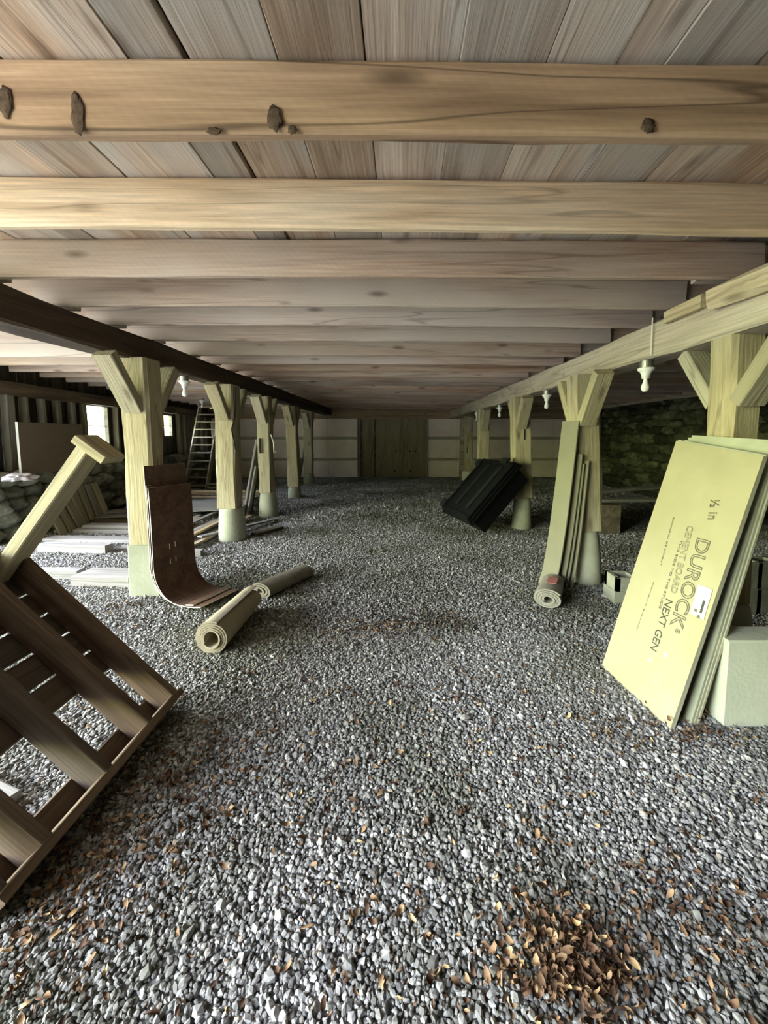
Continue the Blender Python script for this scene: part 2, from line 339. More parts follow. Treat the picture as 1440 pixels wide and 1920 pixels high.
def ribbon(prof, width, th):
    """thick strip: 2-D profile points (x,z) swept along Y by width; returns verts, faces, is_edge per face"""
    P = [Vector((p[0], p[1])) for p in prof]; V, Fc, E = [], [], []; nP = len(P)
    for i, p in enumerate(P):
        d = (P[min(i + 1, nP - 1)] - P[max(i - 1, 0)]).normalized(); q = Vector((-d.y, d.x)) * th / 2
        for s in (1, -1):
            for y in (0, width):
                V.append((p.x + q.x * s, y, p.y + q.y * s))
    for i in range(nP - 1):
        a, b_ = i * 4, i * 4 + 4
        for f, e in (((a, a + 1, b_ + 1, b_), 0), ((a + 3, a + 2, b_ + 2, b_ + 3), 0), ((a + 2, a, b_, b_ + 2), 1), ((a + 1, a + 3, b_ + 3, b_ + 1), 1)):
            Fc.append(f); E.append(e)
    Fc.append((0, 2, 3, 1)); E.append(1); e = (nP - 1) * 4; Fc.append((e, e + 1, e + 3, e + 2)); E.append(1)
    return V, Fc, E
def copy_tree(o, parent=None):
    c_ = o.copy(); COL.objects.link(c_)
    if parent is not None: c_.parent = parent
    for ch in list(o.children): copy_tree(ch, c_)
    return c_
def icosphere(sub):
    t = (1 + 5 ** .5) / 2
    V = [Vector(v).normalized() for v in ((-1, t, 0), (1, t, 0), (-1, -t, 0), (1, -t, 0), (0, -1, t), (0, 1, t), (0, -1, -t), (0, 1, -t), (t, 0, -1), (t, 0, 1), (-t, 0, -1), (-t, 0, 1))]
    Fc = [(0, 11, 5), (0, 5, 1), (0, 1, 7), (0, 7, 10), (0, 10, 11), (1, 5, 9), (5, 11, 4), (11, 10, 2), (10, 7, 6), (7, 1, 8), (3, 9, 4), (3, 4, 2), (3, 2, 6), (3, 6, 8), (3, 8, 9), (4, 9, 5), (2, 4, 11), (6, 2, 10), (8, 6, 7), (9, 8, 1)]
    for _ in range(sub):
        mid, nf = {}, []
        def mp(a, b_):
            k = (min(a, b_), max(a, b_))
            if k not in mid: mid[k] = len(V); V.append(((V[a] + V[b_]) / 2).normalized())
            return mid[k]
        for a, b_, c_ in Fc:
            x, y, z = mp(a, b_), mp(b_, c_), mp(c_, a); nf += [(a, x, z), (b_, y, x), (c_, z, y), (x, y, z)]
        Fc = nf
    return V, Fc
def scatter_mesh(name, protos, pos, scale, rot, material, smooth=False):
    """one mesh of many small pieces; protos: list of (V,F) arrays with triangles/quads of one size"""
    VV, FF, k = [], [], 0; idx = rng.integers(0, len(protos), len(pos))
    nside = len(protos[0][1][0])
    for pi, (pv, pf) in enumerate(protos):
        sel = np.nonzero(idx == pi)[0]
        if not len(sel): continue
        pv = np.array([tuple(v) for v in pv]); pf = np.array(pf)
        v = pv[None] * scale[sel][:, None, :]
        a, b_, c_ = rot[sel].T
        ca, sa, cb, sb, cc, sc_ = np.cos(a), np.sin(a), np.cos(b_), np.sin(b_), np.cos(c_), np.sin(c_)
        R_ = np.stack([np.stack([cc * cb, cc * sb * sa - sc_ * ca, cc * sb * ca + sc_ * sa], 1),
                       np.stack([sc_ * cb, sc_ * sb * sa + cc * ca, sc_ * sb * ca - cc * sa], 1),
                       np.stack([-sb, cb * sa, cb * ca], 1)], 1)
        v = np.einsum('nij,nvj->nvi', R_, v) + pos[sel][:, None, :]
        VV.append(v.reshape(-1, 3)); f = pf[None] + (np.arange(len(sel)) * len(pv))[:, None, None] + k
        FF.append(f.reshape(-1, nside)); k += len(sel) * len(pv)
    v = np.concatenate(VV); f = np.concatenate(FF); me = bpy.data.meshes.new(name)
    me.vertices.add(len(v)); me.vertices.foreach_set('co', v.astype(np.float32).ravel())
    me.loops.add(f.size); me.loops.foreach_set('vertex_index', f.astype(np.int32).ravel())
    me.polygons.add(len(f)); me.polygons.foreach_set('loop_start', np.arange(0, f.size, nside, dtype=np.int32))
    me.polygons.foreach_set('use_smooth', np.full(len(f), smooth)); me.update(calc_edges=True); me.materials.append(material)
    o = bpy.data.objects.new(name, me); COL.objects.link(o); return o

# ================================================================== STRUCTURE
GZ = 0.0
FAR, RIGHT, CEIL, JB = 14.6, 7.3, 2.836, 2.60
mb = MB(); mb.add([(-7.3, -1.1, 0), (7.7, -1.1, 0), (7.7, 15, 0), (-7.3, 15, 0)], [(0, 1, 2, 3)]); struct(mb.build('floor', M['gravel']))
M['yard'] = plain('yard_ground', (.45, .42, .36), .95, .2, 1.5, .3)
mb = MB(); mb.add([(-60, -60, -.02), (60, -60, -.02), (60, 60, -.02), (-60, 60, -.02)], [(0, 1, 2, 3)]); struct(mb.build('ground_outside', M['yard']))
M['bounce_ground'] = plain('pale_bounce_ground', (.50, .47, .42), .95, .15, 1.5, .3)
mb = MB(); mb.add([(-22, -3, -.01), (-7.3, -3, -.01), (-7.3, 20, -.01), (-22, 20, -.01)], [(0, 1, 2, 3)]); struct(mb.build('ground_bounce', M['bounce_ground']))  # unseen pale ground added to bounce light up to the ceiling
# ceiling: planks running away from the camera
mb = MB(); seams = [-7.9]
while seams[-1] < -2.2: seams.append(seams[-1] + random.uniform(.24, .33))
seams += [-1.93, -1.62, -1.32, -.90, -.715, -.405, -.117, .198, .487, .72, .885, 1.19, 1.5, 1.8, 2.1]
while seams[-1] < 7.6: seams.append(seams[-1] + random.uniform(.24, .33))
for a, bb in zip(seams, seams[1:]):
    g0 = .022 if abs(a + .715) < .01 else random.uniform(.001, .005); dz = random.uniform(0, .006)
    mb.bar(((a + bb + g0) / 2, -1.0, CEIL + .015 + dz), ((a + bb + g0) / 2, FAR, CEIL + .015 + dz), (bb - a) - g0, .03, seg=24, rough=.004, seed=a, c=.003)
struct(mb.build('ceiling', M['plank']))
mb = MB(); mb.box((-8.2, -1.1, CEIL + .05), (7.7, FAR + .2, CEIL + .25)); struct(mb.build('ceiling_light_block', M['oldwood']))  # unseen slab added above the planks to keep sky light out of the gaps
# far wall: pale insulation boards behind brown horizontal rails, plywood double door
WZ = 2.24
mb = MB()
for x in np.arange(-7.6, 7.5, 1.22):
    x1 = x + 1.21
    for lo, hi in ((0, 2.5),):
        mb.box((x, FAR, lo), (x1, FAR + .05, hi))
mb.box((-8, FAR + .05, 0), (7.6, FAR + .2, CEIL + .05)); struct(mb.build('wall_back', M['foam']))
mb = MB()
for x0, x1 in ((-7.5, -1.55), (1.04, 7.3)):
    for z in (.68, 1.49): mb.bar((x0, FAR - .02, z), (x1, FAR - .02, z), .04, .10, seg=6, rough=.006, seed=x0 + z)
for x in (-1.6, 1.02): mb.bar((x, FAR - .03, 0), (x, FAR - .03, 2.3), .05, .09, seg=3)
for x in (2.35, 2.5, -6.3): mb.bar((x, FAR - .05, 0), (x, FAR - .05, 2.4), .2, .2, seg=6, rough=.02, seed=x)
struct(mb.build('trim_1', M['stair']))
struct(beam('trim_2', (-7.6, FAR - .08, 2.40), (7.3, FAR - .08, 2.40), .16, .36, M['brownbd'], seg=20, rough=.01))
dr = thing('door_1', None, None, (-.3, FAR - .05, 0)); struct(dr)
for x0, x1, y in ((-1.55, -.36, FAR - .02), (-.36, 1.0, FAR - .07)):
    mb = MB(); mb.box((x0, y - .03, .02), (x1, y, 2.22)); p = mb.build('door_panel', M['ply'], dr, origin=(x0, y, 0))
mb = MB(); mb.box((-1.5, FAR - .065, .02), (-1.42, FAR - .05, 2.2)); mb.box((-.98, FAR - .065, .02), (-.92, FAR - .05, 2.2)); mb.build('door_batten', M['oldwood'], dr)
for x, z in ((-.15, 1.0), (.0, 1.0), (.37, 1.0), (.58, 1.0), (-.2, .25), (.4, .25)):
    V, Fc = lathe([(.035, 0), (.03, .02)], 12); link_mesh('door_bolt', V, Fc, M['cable'], dr, Matrix.Translation((x, FAR - .10, z)) @ Matrix.Rotation(math.pi / 2, 4, 'X'))

# right wall: dark rubble stone; and the closed front of the right bay
proto_st = []
ivs, ifs = icosphere(2)
for s in range(8):
    proto_st.append(([v * (1 + .34 * noise.noise(v * 1.5 + Vector((s * 9.1, 0, 0)))) for v in ivs], ifs))
def rubble(name, p0, p1, z0, z1, row, depth, material, thick=.35, batter=0.0):
    p0, p1 = Vector((*p0, 0)), Vector((*p1, 0)); d = (p1 - p0); L = d.length; d.normalize(); nrm = Vector((-d.y, d.x, 0))
    pos, sca, rot = [], [], []; z = z0; ang = math.atan2(d.y, d.x)
    while z < z1 - row * .3:
        s = random.uniform(-.1, .1); hh = row * random.uniform(.8, 1.25)
        while s < L:
            ww = hh * random.uniform(1.1, 2.4); q = p0 + d * (s + ww / 2) + nrm * random.uniform(-.05, .05) - nrm * (z - z0) * batter
            zz = z + hh / 2 + random.uniform(-.02, .02)
            pos.append((q.x, q.y, zz)); sca.append((ww * .58, depth * random.uniform(.7, 1.1), hh * .60)); rot.append((random.uniform(-.2, .2), random.uniform(-.18, .18), ang + random.uniform(-.15, .15)))
            s += ww
        z += hh * .93
    o = scatter_mesh(name, proto_st, np.array(pos), np.array(sca), np.array(rot), material, True); struct(o)
    return o
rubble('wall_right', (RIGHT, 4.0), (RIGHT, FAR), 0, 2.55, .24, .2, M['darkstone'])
mb = MB(); mb.box((RIGHT + .05, -1.1, 0), (RIGHT + .4, FAR + .2, CEIL + .05)); struct(mb.build('wall_right_core', M['stonebase']))
mb = MB(); mb.box((-1.9, -1.1, 0), (RIGHT + .3, -1.0, CEIL + .05)); struct(mb.build('wall_front', M['siding']))
struct(beam('trim_3', (RIGHT - .12, .3, 2.62), (RIGHT - .12, FAR, 2.62), .3, .18, M['girder'], seg=20, rough=.02))

# left wall: rubble base, siding, plate, studs, windows
WA, WB = Vector((-6.12, 5.35, 0)), Vector((-7.05, FAR, 0)); WD = (WB - WA).normalized(); WL = (WB - WA).length
WNv = Vector((WD.y, -WD.x, 0))     # towards the inside (+x)
def onwall(px, py, off=0.0):
    return PL(px, py, WA + WNv * off, WNv)
def sp_(p): return (p - WA).dot(WD)
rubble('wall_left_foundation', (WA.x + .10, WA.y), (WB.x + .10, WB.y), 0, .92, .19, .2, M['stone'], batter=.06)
def wpt(s, off, z): q = WA + WD * s + WNv * off; return Vector((q.x, q.y, z))
mb = MB(); mb.bar(wpt(0, -.2, .45), wpt(WL, -.2, .45), .45, .9, seg=2); struct(mb.build('wall_left_core', M['stonebase']))
wins = []
for a, bb, t, bo in ((163, 206, 757, 838), (302, 325, 776, 818)):
    q0, q1 = onwall(a, t), onwall(bb, t); wins.append((sp_(q0), sp_(q1), onwall((a + bb) / 2, bo).z, q0.z))
WALLTOP = 2.42
mb = MB(); s = 0
while s < WL:
    w_ = random.uniform(.15, .24); e = min(s + w_ - .006, WL)
    segs = [(.88, WALLTOP + .45)]
    for a, bb, zb, zt in wins:
        if e > a and s < bb: segs = [(.88, zb), (zt, WALLTOP + .45)]
    for z0, z1 in segs:
        mb.bar(wpt((s + e) / 2, -.12, z0), wpt((s + e) / 2, -.12, z1), .025, e - s, up=tuple(WD), seg=1)
    s += w_
struct(mb.build('wall_left', M['siding']))
struct(beam('trim_4', wpt(-.3, .03, 2.33), wpt(WL, .03, 2.33), .2, .2, M['oldwood'], seg=14, rough=.012))
struct(beam('trim_5', wpt(0, .0, .97), wpt(WL, .0, .97), .22, .12, M['oldwood'], seg=14, rough=.012))
for i, (a, bb, zb, zt) in enumerate(wins):
    wnd = thing('window_%d' % (i + 1), None, None, wpt((a + bb) / 2, -.12, zb)); struct(wnd)
    mb = MB()
    for q0, q1 in ((wpt(a, -.09, zb), wpt(a, -.09, zt)), (wpt(bb, -.09, zb), wpt(bb, -.09, zt))): mb.bar(q0, q1, .09, .045, up=tuple(WD), seg=1)
    for z in (zb, zt): mb.bar(wpt(a, -.09, z), wpt(bb, -.09, z), .09, .045, seg=1)
    mb.build('window_frame', M['stud'], wnd)
    mb = MB(); mb.bar(wpt(a, -.12, (zb + zt) / 2), wpt(bb, -.12, (zb + zt) / 2), .02, .02, seg=1); mb.build('window_muntin', M['white'], wnd)
    mb = MB(); mb.bar(wpt(a + .02, -.12, (zb + zt) / 2), wpt(bb - .02, -.12, (zb + zt) / 2), .004, zt - zb - .04, seg=1, c=.0005); mb.build('window_pane', M['glass'], wnd)
# studs
k = 0
for s in np.arange(.12, WL - .3, .34):
    if any(a - .03 < s < bb + .03 for a, bb, _, _ in wins): continue
    w_ = random.choice([.05, .06, .09, .13])
    st = beam('wall_stud', wpt(s, -.02, 1.03), wpt(s + random.uniform(-.03, .03), -.02, 2.23), .11, w_, M['stud'], up=tuple(WD), seg=6, rough=.008, seed=k)
    tag(st, 'rough vertical stud of the boarded window wall above the stones, %s from its near end' % ORD[k], 'wall stud', 'studs of the boarded wall'); k += 1
tag(beam('wall_brace', wpt(sp_(onwall(370, 850)) - .0, .04, 1.05), wpt(sp_(onwall(352, 780)), .04, 2.2), .05, .09, M['stud'], up=tuple(WD), seg=3),
    'diagonal brace board crossing the boarded wall beside the stairs', 'brace')

# ================================================================== BEAMS AND JOISTS
gl_ = beam('girder', (-2.675, 1.9, 2.455), (-2.675, FAR - .1, 2.455), .25, .25, M['girder_dark'], seg=40, rough=.02, seed=3, c=.02)
tag(gl_, 'dark brown hewn girder carried by the posts nearer the windows', 'girder')
gr_ = beam('girder', (2.17, 1.6, 2.355), (2.0, FAR - .1, 2.355), .28, .27, M['girder'], seg=40, rough=.02, seed=5, c=.02)
tag(gr_, 'pale hewn girder carried by the posts nearer the stone wall', 'girder')
ys = [1.395, 1.985, 2.555, 3.115, 3.635, 4.245, 4.985]
while ys[-1] < 14.0: ys.append(ys[-1] + .585)
def joist_label(i, where): return 'rough-sawn ceiling joist over the %s, %s from the open front' % (where, ORD[i])
for i, y in enumerate(ys):
    zl, zr = JB + .012, JB - .012
    if i == 0: zl, zr = JB, JB - .018
    hh = .226
    o = beam('joist', (-2.86, y + random.uniform(-.02, .02), zl + hh / 2 - .005), (2.22 + random.uniform(-.1, .1), y + random.uniform(-.02, .02), zr + hh / 2 - .005), .052, hh, M[('joist_brown', 'joist_pale')[i] if i < 2 else 'joist'], seg=20, rough=.008, seed=i * 2.1, c=.011,
             sag=-.008 if i else -.02)
    tag(o, joist_label(i, 'central aisle'), 'joist', 'joists over the central aisle')
    if y > 2.0:
        o = beam('joist', (WA.x - .1045 * (y - WA.y) + .02, y + .07, JB + .115), (-2.58, y + .07, JB + .115), .052, hh, M['joist'], seg=12, rough=.008, seed=i * 3.7 + 1, c=.004)
        tag(o, joist_label(i, 'window bay'), 'joist', 'joists over the window bay')
        o = beam('joist', (1.93, y + .07, JB + .112), (7.1, y + .07, JB + .115), .052, hh, M['joist'], seg=12, rough=.008, seed=i * 4.9 + 2, c=.004)
        tag(o, joist_label(i, 'stone wall bay'), 'joist', 'joists over the stone wall bay')
# dark torn knots on the near joist
J0 = [o for o in COL.objects if o.name == 'joist'][0]
M['knot'] = plain('dark_knot', (.10, .066, .044), .9, .5, 40, .5)
for px, py, rx, rz in ((146, 214, .020, .062), (10, 190, .022, .045), (514, 222, .024, .036), (548, 243, .014, .014), (402, 246, .022, .012), (1215, 235, .022, .022)):
    p = YP(px, py, 1.366); V, Fc = icosphere(2)
    V = [Vector((v.x * rx, v.y * .0015, v.z * rz)) * (1 + .5 * noise.noise(v * 2.2 + Vector((px, 0, 0)))) for v in V]
    link_mesh('knot', V, Fc, M['knot'], J0, Matrix.Translation(p), True)
# offcuts on the girder
tag(beam('board_offcut', (1.985, 2.95, 2.47), (1.99, 2.60, 2.475), .05, .085, M['girder'], seg=4, rough=.006, seed=2), 'short board offcut tucked under the joists on the pale girder', 'board')
tag(beam('waney_slab', (2.0, 2.52, 2.46), (2.03, 1.7, 2.44), .10, .13, M['girder'], seg=10, rough=.03, seed=8, c=.03, w1=.13, h1=.17), 'waney-edged slab on the near end of the pale girder', 'slab')

# ================================================================== POSTS, PIERS
POSTS = []
def post(name_label, pier_label, yf, xl_t, xr_t, xl_b, xr_b, d, ztop, pier, brace_w=.17, lean=.0, run=.33, rise=.5, seed=0, far=True, zbase=None, slot=None, near=True):
    """posts are given by the world x of their front-face edges at top and bottom, and the y of that face"""
    zb = pier[1] if zbase is None else zbase
    cb = Vector(((xl_b + xr_b) / 2, yf + d / 2, zb)); ct = Vector(((xl_t + xr_t) / 2, yf + d / 2 + lean, ztop))
    t = thing('timber_post', name_label, 'post', cb, 'timber posts of the barn')
    beam('shaft', cb, ct, d, xr_b - xl_b, M['post'], t, up=(1, 0, 0), seg=14, rough=.022, seed=seed, c=.02, h1=xr_t - xl_t, w1=d)
    bx = (xl_t + xr_t) / 2
    if near: beam('knee_brace', (bx - .01, yf - run, ztop - .03), (bx + .0, yf - .0, ztop - rise), .10, brace_w, M['post'], t, up=(1, 0, 0), seg=5, rough=.008, seed=seed + 4, c=.008)
    if far: beam('knee_brace', (bx + .02, yf + d + run, ztop - .03), (bx + .02, yf + d, ztop - rise), .10, brace_w, M['post'], t, up=(1, 0, 0), seg=5, rough=.008, seed=seed + 6, c=.008)
    if slot:
        mb_ = MB(); mb_.box((slot[0] - .012, yf - .004, slot[1] - .1), (slot[0] + .012, yf + .03, slot[1] + .1)); mb_.build('mortise_shade', M['cable'], t)  # black block stands for the shade in a mortise; no hole is cut
    kind, h, w0, w1 = pier; pc = Vector(((xl_b + xr_b) / 2 + pier_off.get(seed, 0), yf + d / 2, 0))
    if kind == 'square':
        mb_ = MB(); V, Fc = beam_geo(h, w0, w0, c=.012, seg=4, rough=.008, seed=seed, w1=w1, h1=w1)
        o = link_mesh('concrete_pier', V, Fc, M['concrete_pale'], None, Matrix.Translation(pc) @ Matrix.Rotation(-math.pi / 2, 4, 'Y'))
    else:
        prof = [(w0 / 2 * 1.02, 0), (w0 / 2, .04), (w0 / 2 + (w1 - w0) * .25, h * .5), (w1 / 2 * 1.01, h - .08), (w1 / 2 * .96, h - .025), (w1 / 2 * .86, h - .002)]
        V, Fc = lathe(prof, 28); V = [Vector(v) + Vector((noise.noise(Vector(v) * 5 + Vector((seed, 0, 0))) * .012, noise.noise(Vector(v) * 5 + Vector((0, seed, 3))) * .012, 0)) for v in V]
        o = link_mesh('concrete_pier', V, Fc, M['concrete_pale' if seed < 20 else 'concrete'], None, Matrix.Translation(pc), True)
    tag(o, pier_label, 'concrete pier', 'concrete piers under the posts')
    return t
pier_off = {11: .03, 12: .02, 13: .02}
def xs(a, bb, py, y): return YP(a, py, y).x, YP(bb, py, y).x
def lp(i, yf, top, bot, pier, d, **k):
    (a, bb, pt), (c_, e, pb) = top, bot
    xt, xb = xs(a, bb, pt, yf), xs(c_, e, pb, yf)
    return post('pale hewn post with knee braces under the dark girder, %s from the open front' % ORD[i], 'pale concrete pier under the dark girder, %s from the open front' % ORD[i], yf, *xt, *xb, d, 2.34, pier, seed=11 + i, **k)
lp(0, 3.72, (224, 275, 720), (240, 288, 1020), ('square', .52, .31, .30), .24)
lp(1, 5.66, (403, 437, 780), (406, 443, 955), ('round', .51, .40, .36), .28)
lp(2, 7.36, (481, 504, 780), (485, 508, 925), ('round', .49, .37, .31), .26)
lp(3, 9.62, (535, 553, 790), (539, 560, 905), ('round', .30, .33, .30), .26)
lp(4, 12.45, (568, 584, 800), (570, 585, 890), ('round', .36, .36, .33), .26)
def rp(i, yf, top, bot, pier, d, **k):
    (a, bb, pt), (c_, e, pb) = top, bot
    xt, xb = xs(a, bb, pt, yf), xs(c_, e, pb, yf)
    return post('pale hewn post with knee braces under the pale girder, %s from the open front' % ORD[i], 'tapered concrete pier under the pale girder, %s from the open front' % ORD[i], yf, *xt, *xb, d, 2.225, pier, seed=21 + i, **k)
rp(0, 2.41, (1378, 1438, 640), (1378, 1436, 800), ('round', .5, .36, .3), .2, run=.30, rise=.42)
rp(1, 4.0, (1076, 1122, 780), (1090, 1130, 1000), ('round', .58, .33, .26), .24)
rp(2, 6.4, (962, 993, 770), (966, 1001, 930), ('round', .54, .33, .28), .24, slot=(2.07, 1.62))
rp(3, 9.3, (898, 918, 780), (898, 920, 890), ('round', .4, .34, .3), .24)
rp(4, 12.6, (872, 886, 790), (873, 887, 880), ('round', .42, .46, .42), .26, slot=(2.2, 1.1))
# dark post against the window wall
tag(beam('wall_post', wpt(sp_(onwall(290, 800)), .1, 0), wpt(sp_(onwall(290, 800)), .1, 2.3), .2, .2, M['oldwood'], up=tuple(WD), seg=8, rough=.015), 'dark square post standing against the wall between the two windows', 'post')

# ================================================================== LAMPS
def lamp(px, py_flange, x, topz, label):
    y = F * x / (px - CX); t = thing('lamp_holder', label, 'light fixture', (x, y, topz), 'bare bulb lamp holders')
    fl = topz - .075
    V, Fc = lathe([(.05, 0), (.05, .055), (.048, .06)], 20); link_mesh('junction_box', V, Fc, M['steel'], t, Matrix.Translation((x, y, fl + .012)))
    V, Fc = lathe([(.030, -.075), (.034, -.04), (.046, -.02), (.062, -.006), (.066, .004), (.062, .012)], 24); link_mesh('porcelain_socket', V, Fc, M['porcelain'], t, Matrix.Translation((x, y, fl)), True)
    V, Fc = lathe([(.001, -.185), (.014, -.183), (.025, -.174), (.031, -.158), (.0315, -.148), (.028, -.130), (.019, -.108), (.015, -.09), (.015, -.07)], 24); link_mesh('bulb', V, Fc, M['bulb'], t, Matrix.Translation((x, y, fl)), True)
    return t
lamp(1203, 690, 2.07, 2.225, 'white bulb lamp holder under the pale girder, nearest the leaning cement boards')
lamp(1022, 748, 2.05, 2.225, 'white bulb lamp holder under the pale girder, second from the open front')
lamp(935, 768, 2.03, 2.225, 'white bulb lamp holder under the pale girder, third from the open front')
lamp(893, 775, 2.0, 2.225, 'white bulb lamp holder under the pale girder, farthest from the open front')
lamp(352, 720, -2.68, 2.335, 'white bulb lamp holder under the dark girder, between its two nearest posts')
lamp(518, 775, -2.68, 2.335, 'white bulb lamp holder under the dark girder, beyond its third post')
lamp(383, 768, -5.3, 2.59, 'white bulb lamp holder by the top of the stairs')
V, Fc = tube([(1.99, 3.12, 2.52), (1.99, 3.12, 2.37), (1.992, 3.12, 2.23)], .006); tag(link_mesh('lamp_cable', V, Fc, M['whitecable']), 'white cable running down the pale girder to the nearest lamp holder', 'cable')
def cable(pts, r_, m_, label): V_, F_ = tube(pts, r_); return tag(link_mesh('cable', V_, F_, m_), label, 'cable')
xr1 = YP(276, 850, 3.72).x
cable([(xr1 + .015, 3.85, 2.3), (xr1 + .012, 3.86, 1.7), (xr1 + .02, 3.86, 1.25), (xr1 + .02, 3.87, .7)], .008, M['whitecable'], 'white cable stapled down the side of the post with the curved brown boards')
xr2 = YP(443, 850, 5.66).x
cable([(xr2 + .012, 5.7, 2.3), (xr2 - .01, 5.67, 1.85), (xr2 - .05, 5.64, 1.68), (xr2 - .035, 5.64, 1.6), (xr2 - .0, 5.65, 1.35)], .011, M['cable'], 'black cable looping down the second post of the dark girder')
cable([YP(487, 822, 7.33), YP(487, 840, 7.33), YP(488, 850, 7.33)], .02, M['cable'], 'short black conduit fixed on the third post of the dark girder')
cable([YP(508, 815, 7.4), YP(513, 830, 7.4), YP(514, 848, 7.4), YP(518, 848, 7.4)], .012, M['whitecable'], 'pale cable hanging beside the third post of the dark girder')

# ================================================================== OVERTURNED PLATFORM (front left)
AL = math.radians(45); A_ = Vector((0, -1, 0)); B_ = Vector((-math.cos(AL), 0, math.sin(AL))); N_ = Vector((math.sin(AL), 0, math.cos(AL)))
O_ = Vector((-1.365, 2.10, .0))
def PP(a, bb, nn): return O_ + A_ * a + B_ * bb + N_ * nn
plat = thing('overturned_platform', 'brown slatted timber platform tipped on its side, one leg sticking up', 'platform', O_)
LEN, HB, ND = 1.0, 1.22, .145
beam('rim_board', PP(-.02, .02, .0725 + .01), PP(LEN, .02, .0725 + .01), .04, ND, M['deckwood'], plat, up=tuple(N_), seg=10, rough=.004, seed=1)
beam('rim_board', PP(-.02, HB, .0725 + .01), PP(LEN, HB, .0725 + .01), .04, ND, M['deckwood'], plat, up=tuple(N_), seg=10, rough=.004, seed=2)
for i, a in enumerate((.02, .235, .52, .82, .98)):
    beam('joist', PP(a, .04, .0725 + .01), PP(a, HB - .02, .0725 + .01), .04, ND - .005, M['deckwood'], plat, up=tuple(N_), seg=10, rough=.004, seed=i + 5)
bpos = [(.0, .13)] + [(.40 + i * .155, .142) for i in range(6)]
for i, (b0, bw) in enumerate(bpos):
    beam('deck_board', PP(-.04, b0 + bw / 2, -.005), PP(LEN + .05, b0 + bw / 2, -.005), bw, .025, M['deckwood'], plat, up=tuple(N_), seg=12, rough=.003, seed=i + 20)
lb = PP(.06, HB - .06, 0)
LD = (N_ * math.cos(.13) + B_ * math.sin(.13)).normalized(); LB = LD.cross(A_).normalized()
if LB.dot(B_) < 0: LB = -LB
beam('leg', lb, lb + LD * .90, .065, .12, M['legwood'], plat, up=(0, 1, 0), seg=8, rough=.003, seed=4)
le = lb + LD * .90
mtx, L = frame(le - LB * .13 + LD * .02, le + LB * .055 + LD * .02, tuple(LD)); V, Fc = beam_geo(L, .15, .045, c=.004, seg=3)
link_mesh('foot_block', V, Fc, M['legwood'], plat, mtx)

# ================================================================== CURVED BROWN BOARDS at the first post
def sheet(name, label, cat, origin, wdir, width, prof, th, m_face, m_edge, group=None):
    wdir = Vector(wdir).normalized(); nx = wdir.cross(Vector((0, 0, 1))).normalized()
    mtx_ = Matrix((nx, wdir, Vector((0, 0, 1)))).transposed().to_4x4(); mtx_.translation = Vector(origin)
    V_, F_, E_ = ribbon(prof, width, th); o = link_mesh(name, V_, F_, [m_face, m_edge], None, mtx_)
    o.data.polygons.foreach_set('material_index', E_)
    return tag(o, label, cat, group)
def jprof(top, off, flat, r_=.30, tip=.03):
    P = [(off, top), (off + .01, top * .75), (off + .01, top * .5), (off + .012, r_ + .02)]
    for k in range(1, 9):
        a = math.pi / 2 * k / 8; P.append((off + .012 + r_ * (1 - math.cos(a)), .012 + off * .0 + r_ * (1 - math.sin(a)) + .012))
    P += [(off + .012 + r_ + flat * .5, .018 + tip * .3), (off + .012 + r_ + flat, .022 + tip)]
    return P
w0 = Vector((-2.375, 3.60, 0)); wd = Vector((.17, .41, 0))
sheet('hardboard_sheet', 'tallest brown sheet bent against the first post, behind the others', 'board', w0 + Vector((-.05, .02, 0)), wd, .44, jprof(1.31, 0, .26), .008, M['fibre'], M['fibre_edge'], 'bent brown sheets by the first post')
sheet('hardboard_sheet', 'narrow brown sheet edge between the tallest and the front bent sheets', 'board', w0 + Vector((-.028, .0, .002)), wd, .40, jprof(1.12, .008, .24), .008, M['fibre'], M['fibre_edge'], 'bent brown sheets by the first post')
fs = sheet('hardboard_sheet', 'front brown bent sheet with pale staple scars curling onto the gravel', 'board', w0 + Vector((.004, -.03, .006)), wd, .45, jprof(1.10, .016, .30), .008, M['fibre'], M['fibre_edge'], 'bent brown sheets by the first post')
nxs = wd.normalized().cross(Vector((0, 0, 1))).normalized(); wn_ = wd.normalized(); fo = fs.matrix_basis.translation
for u, z in ((.17, .50), (.23, .51), (.17, .35), (.23, .36)):
    mb = MB(); c_ = fo + wn_ * u + nxs * .036; mb.bar(c_ + Vector((0, 0, z - .025)), c_ + Vector((0, 0, z + .025)), .005, .006, up=tuple(nxs), seg=1, c=.001); mb.build('staple_scar', M['fibre_edge'], fs)

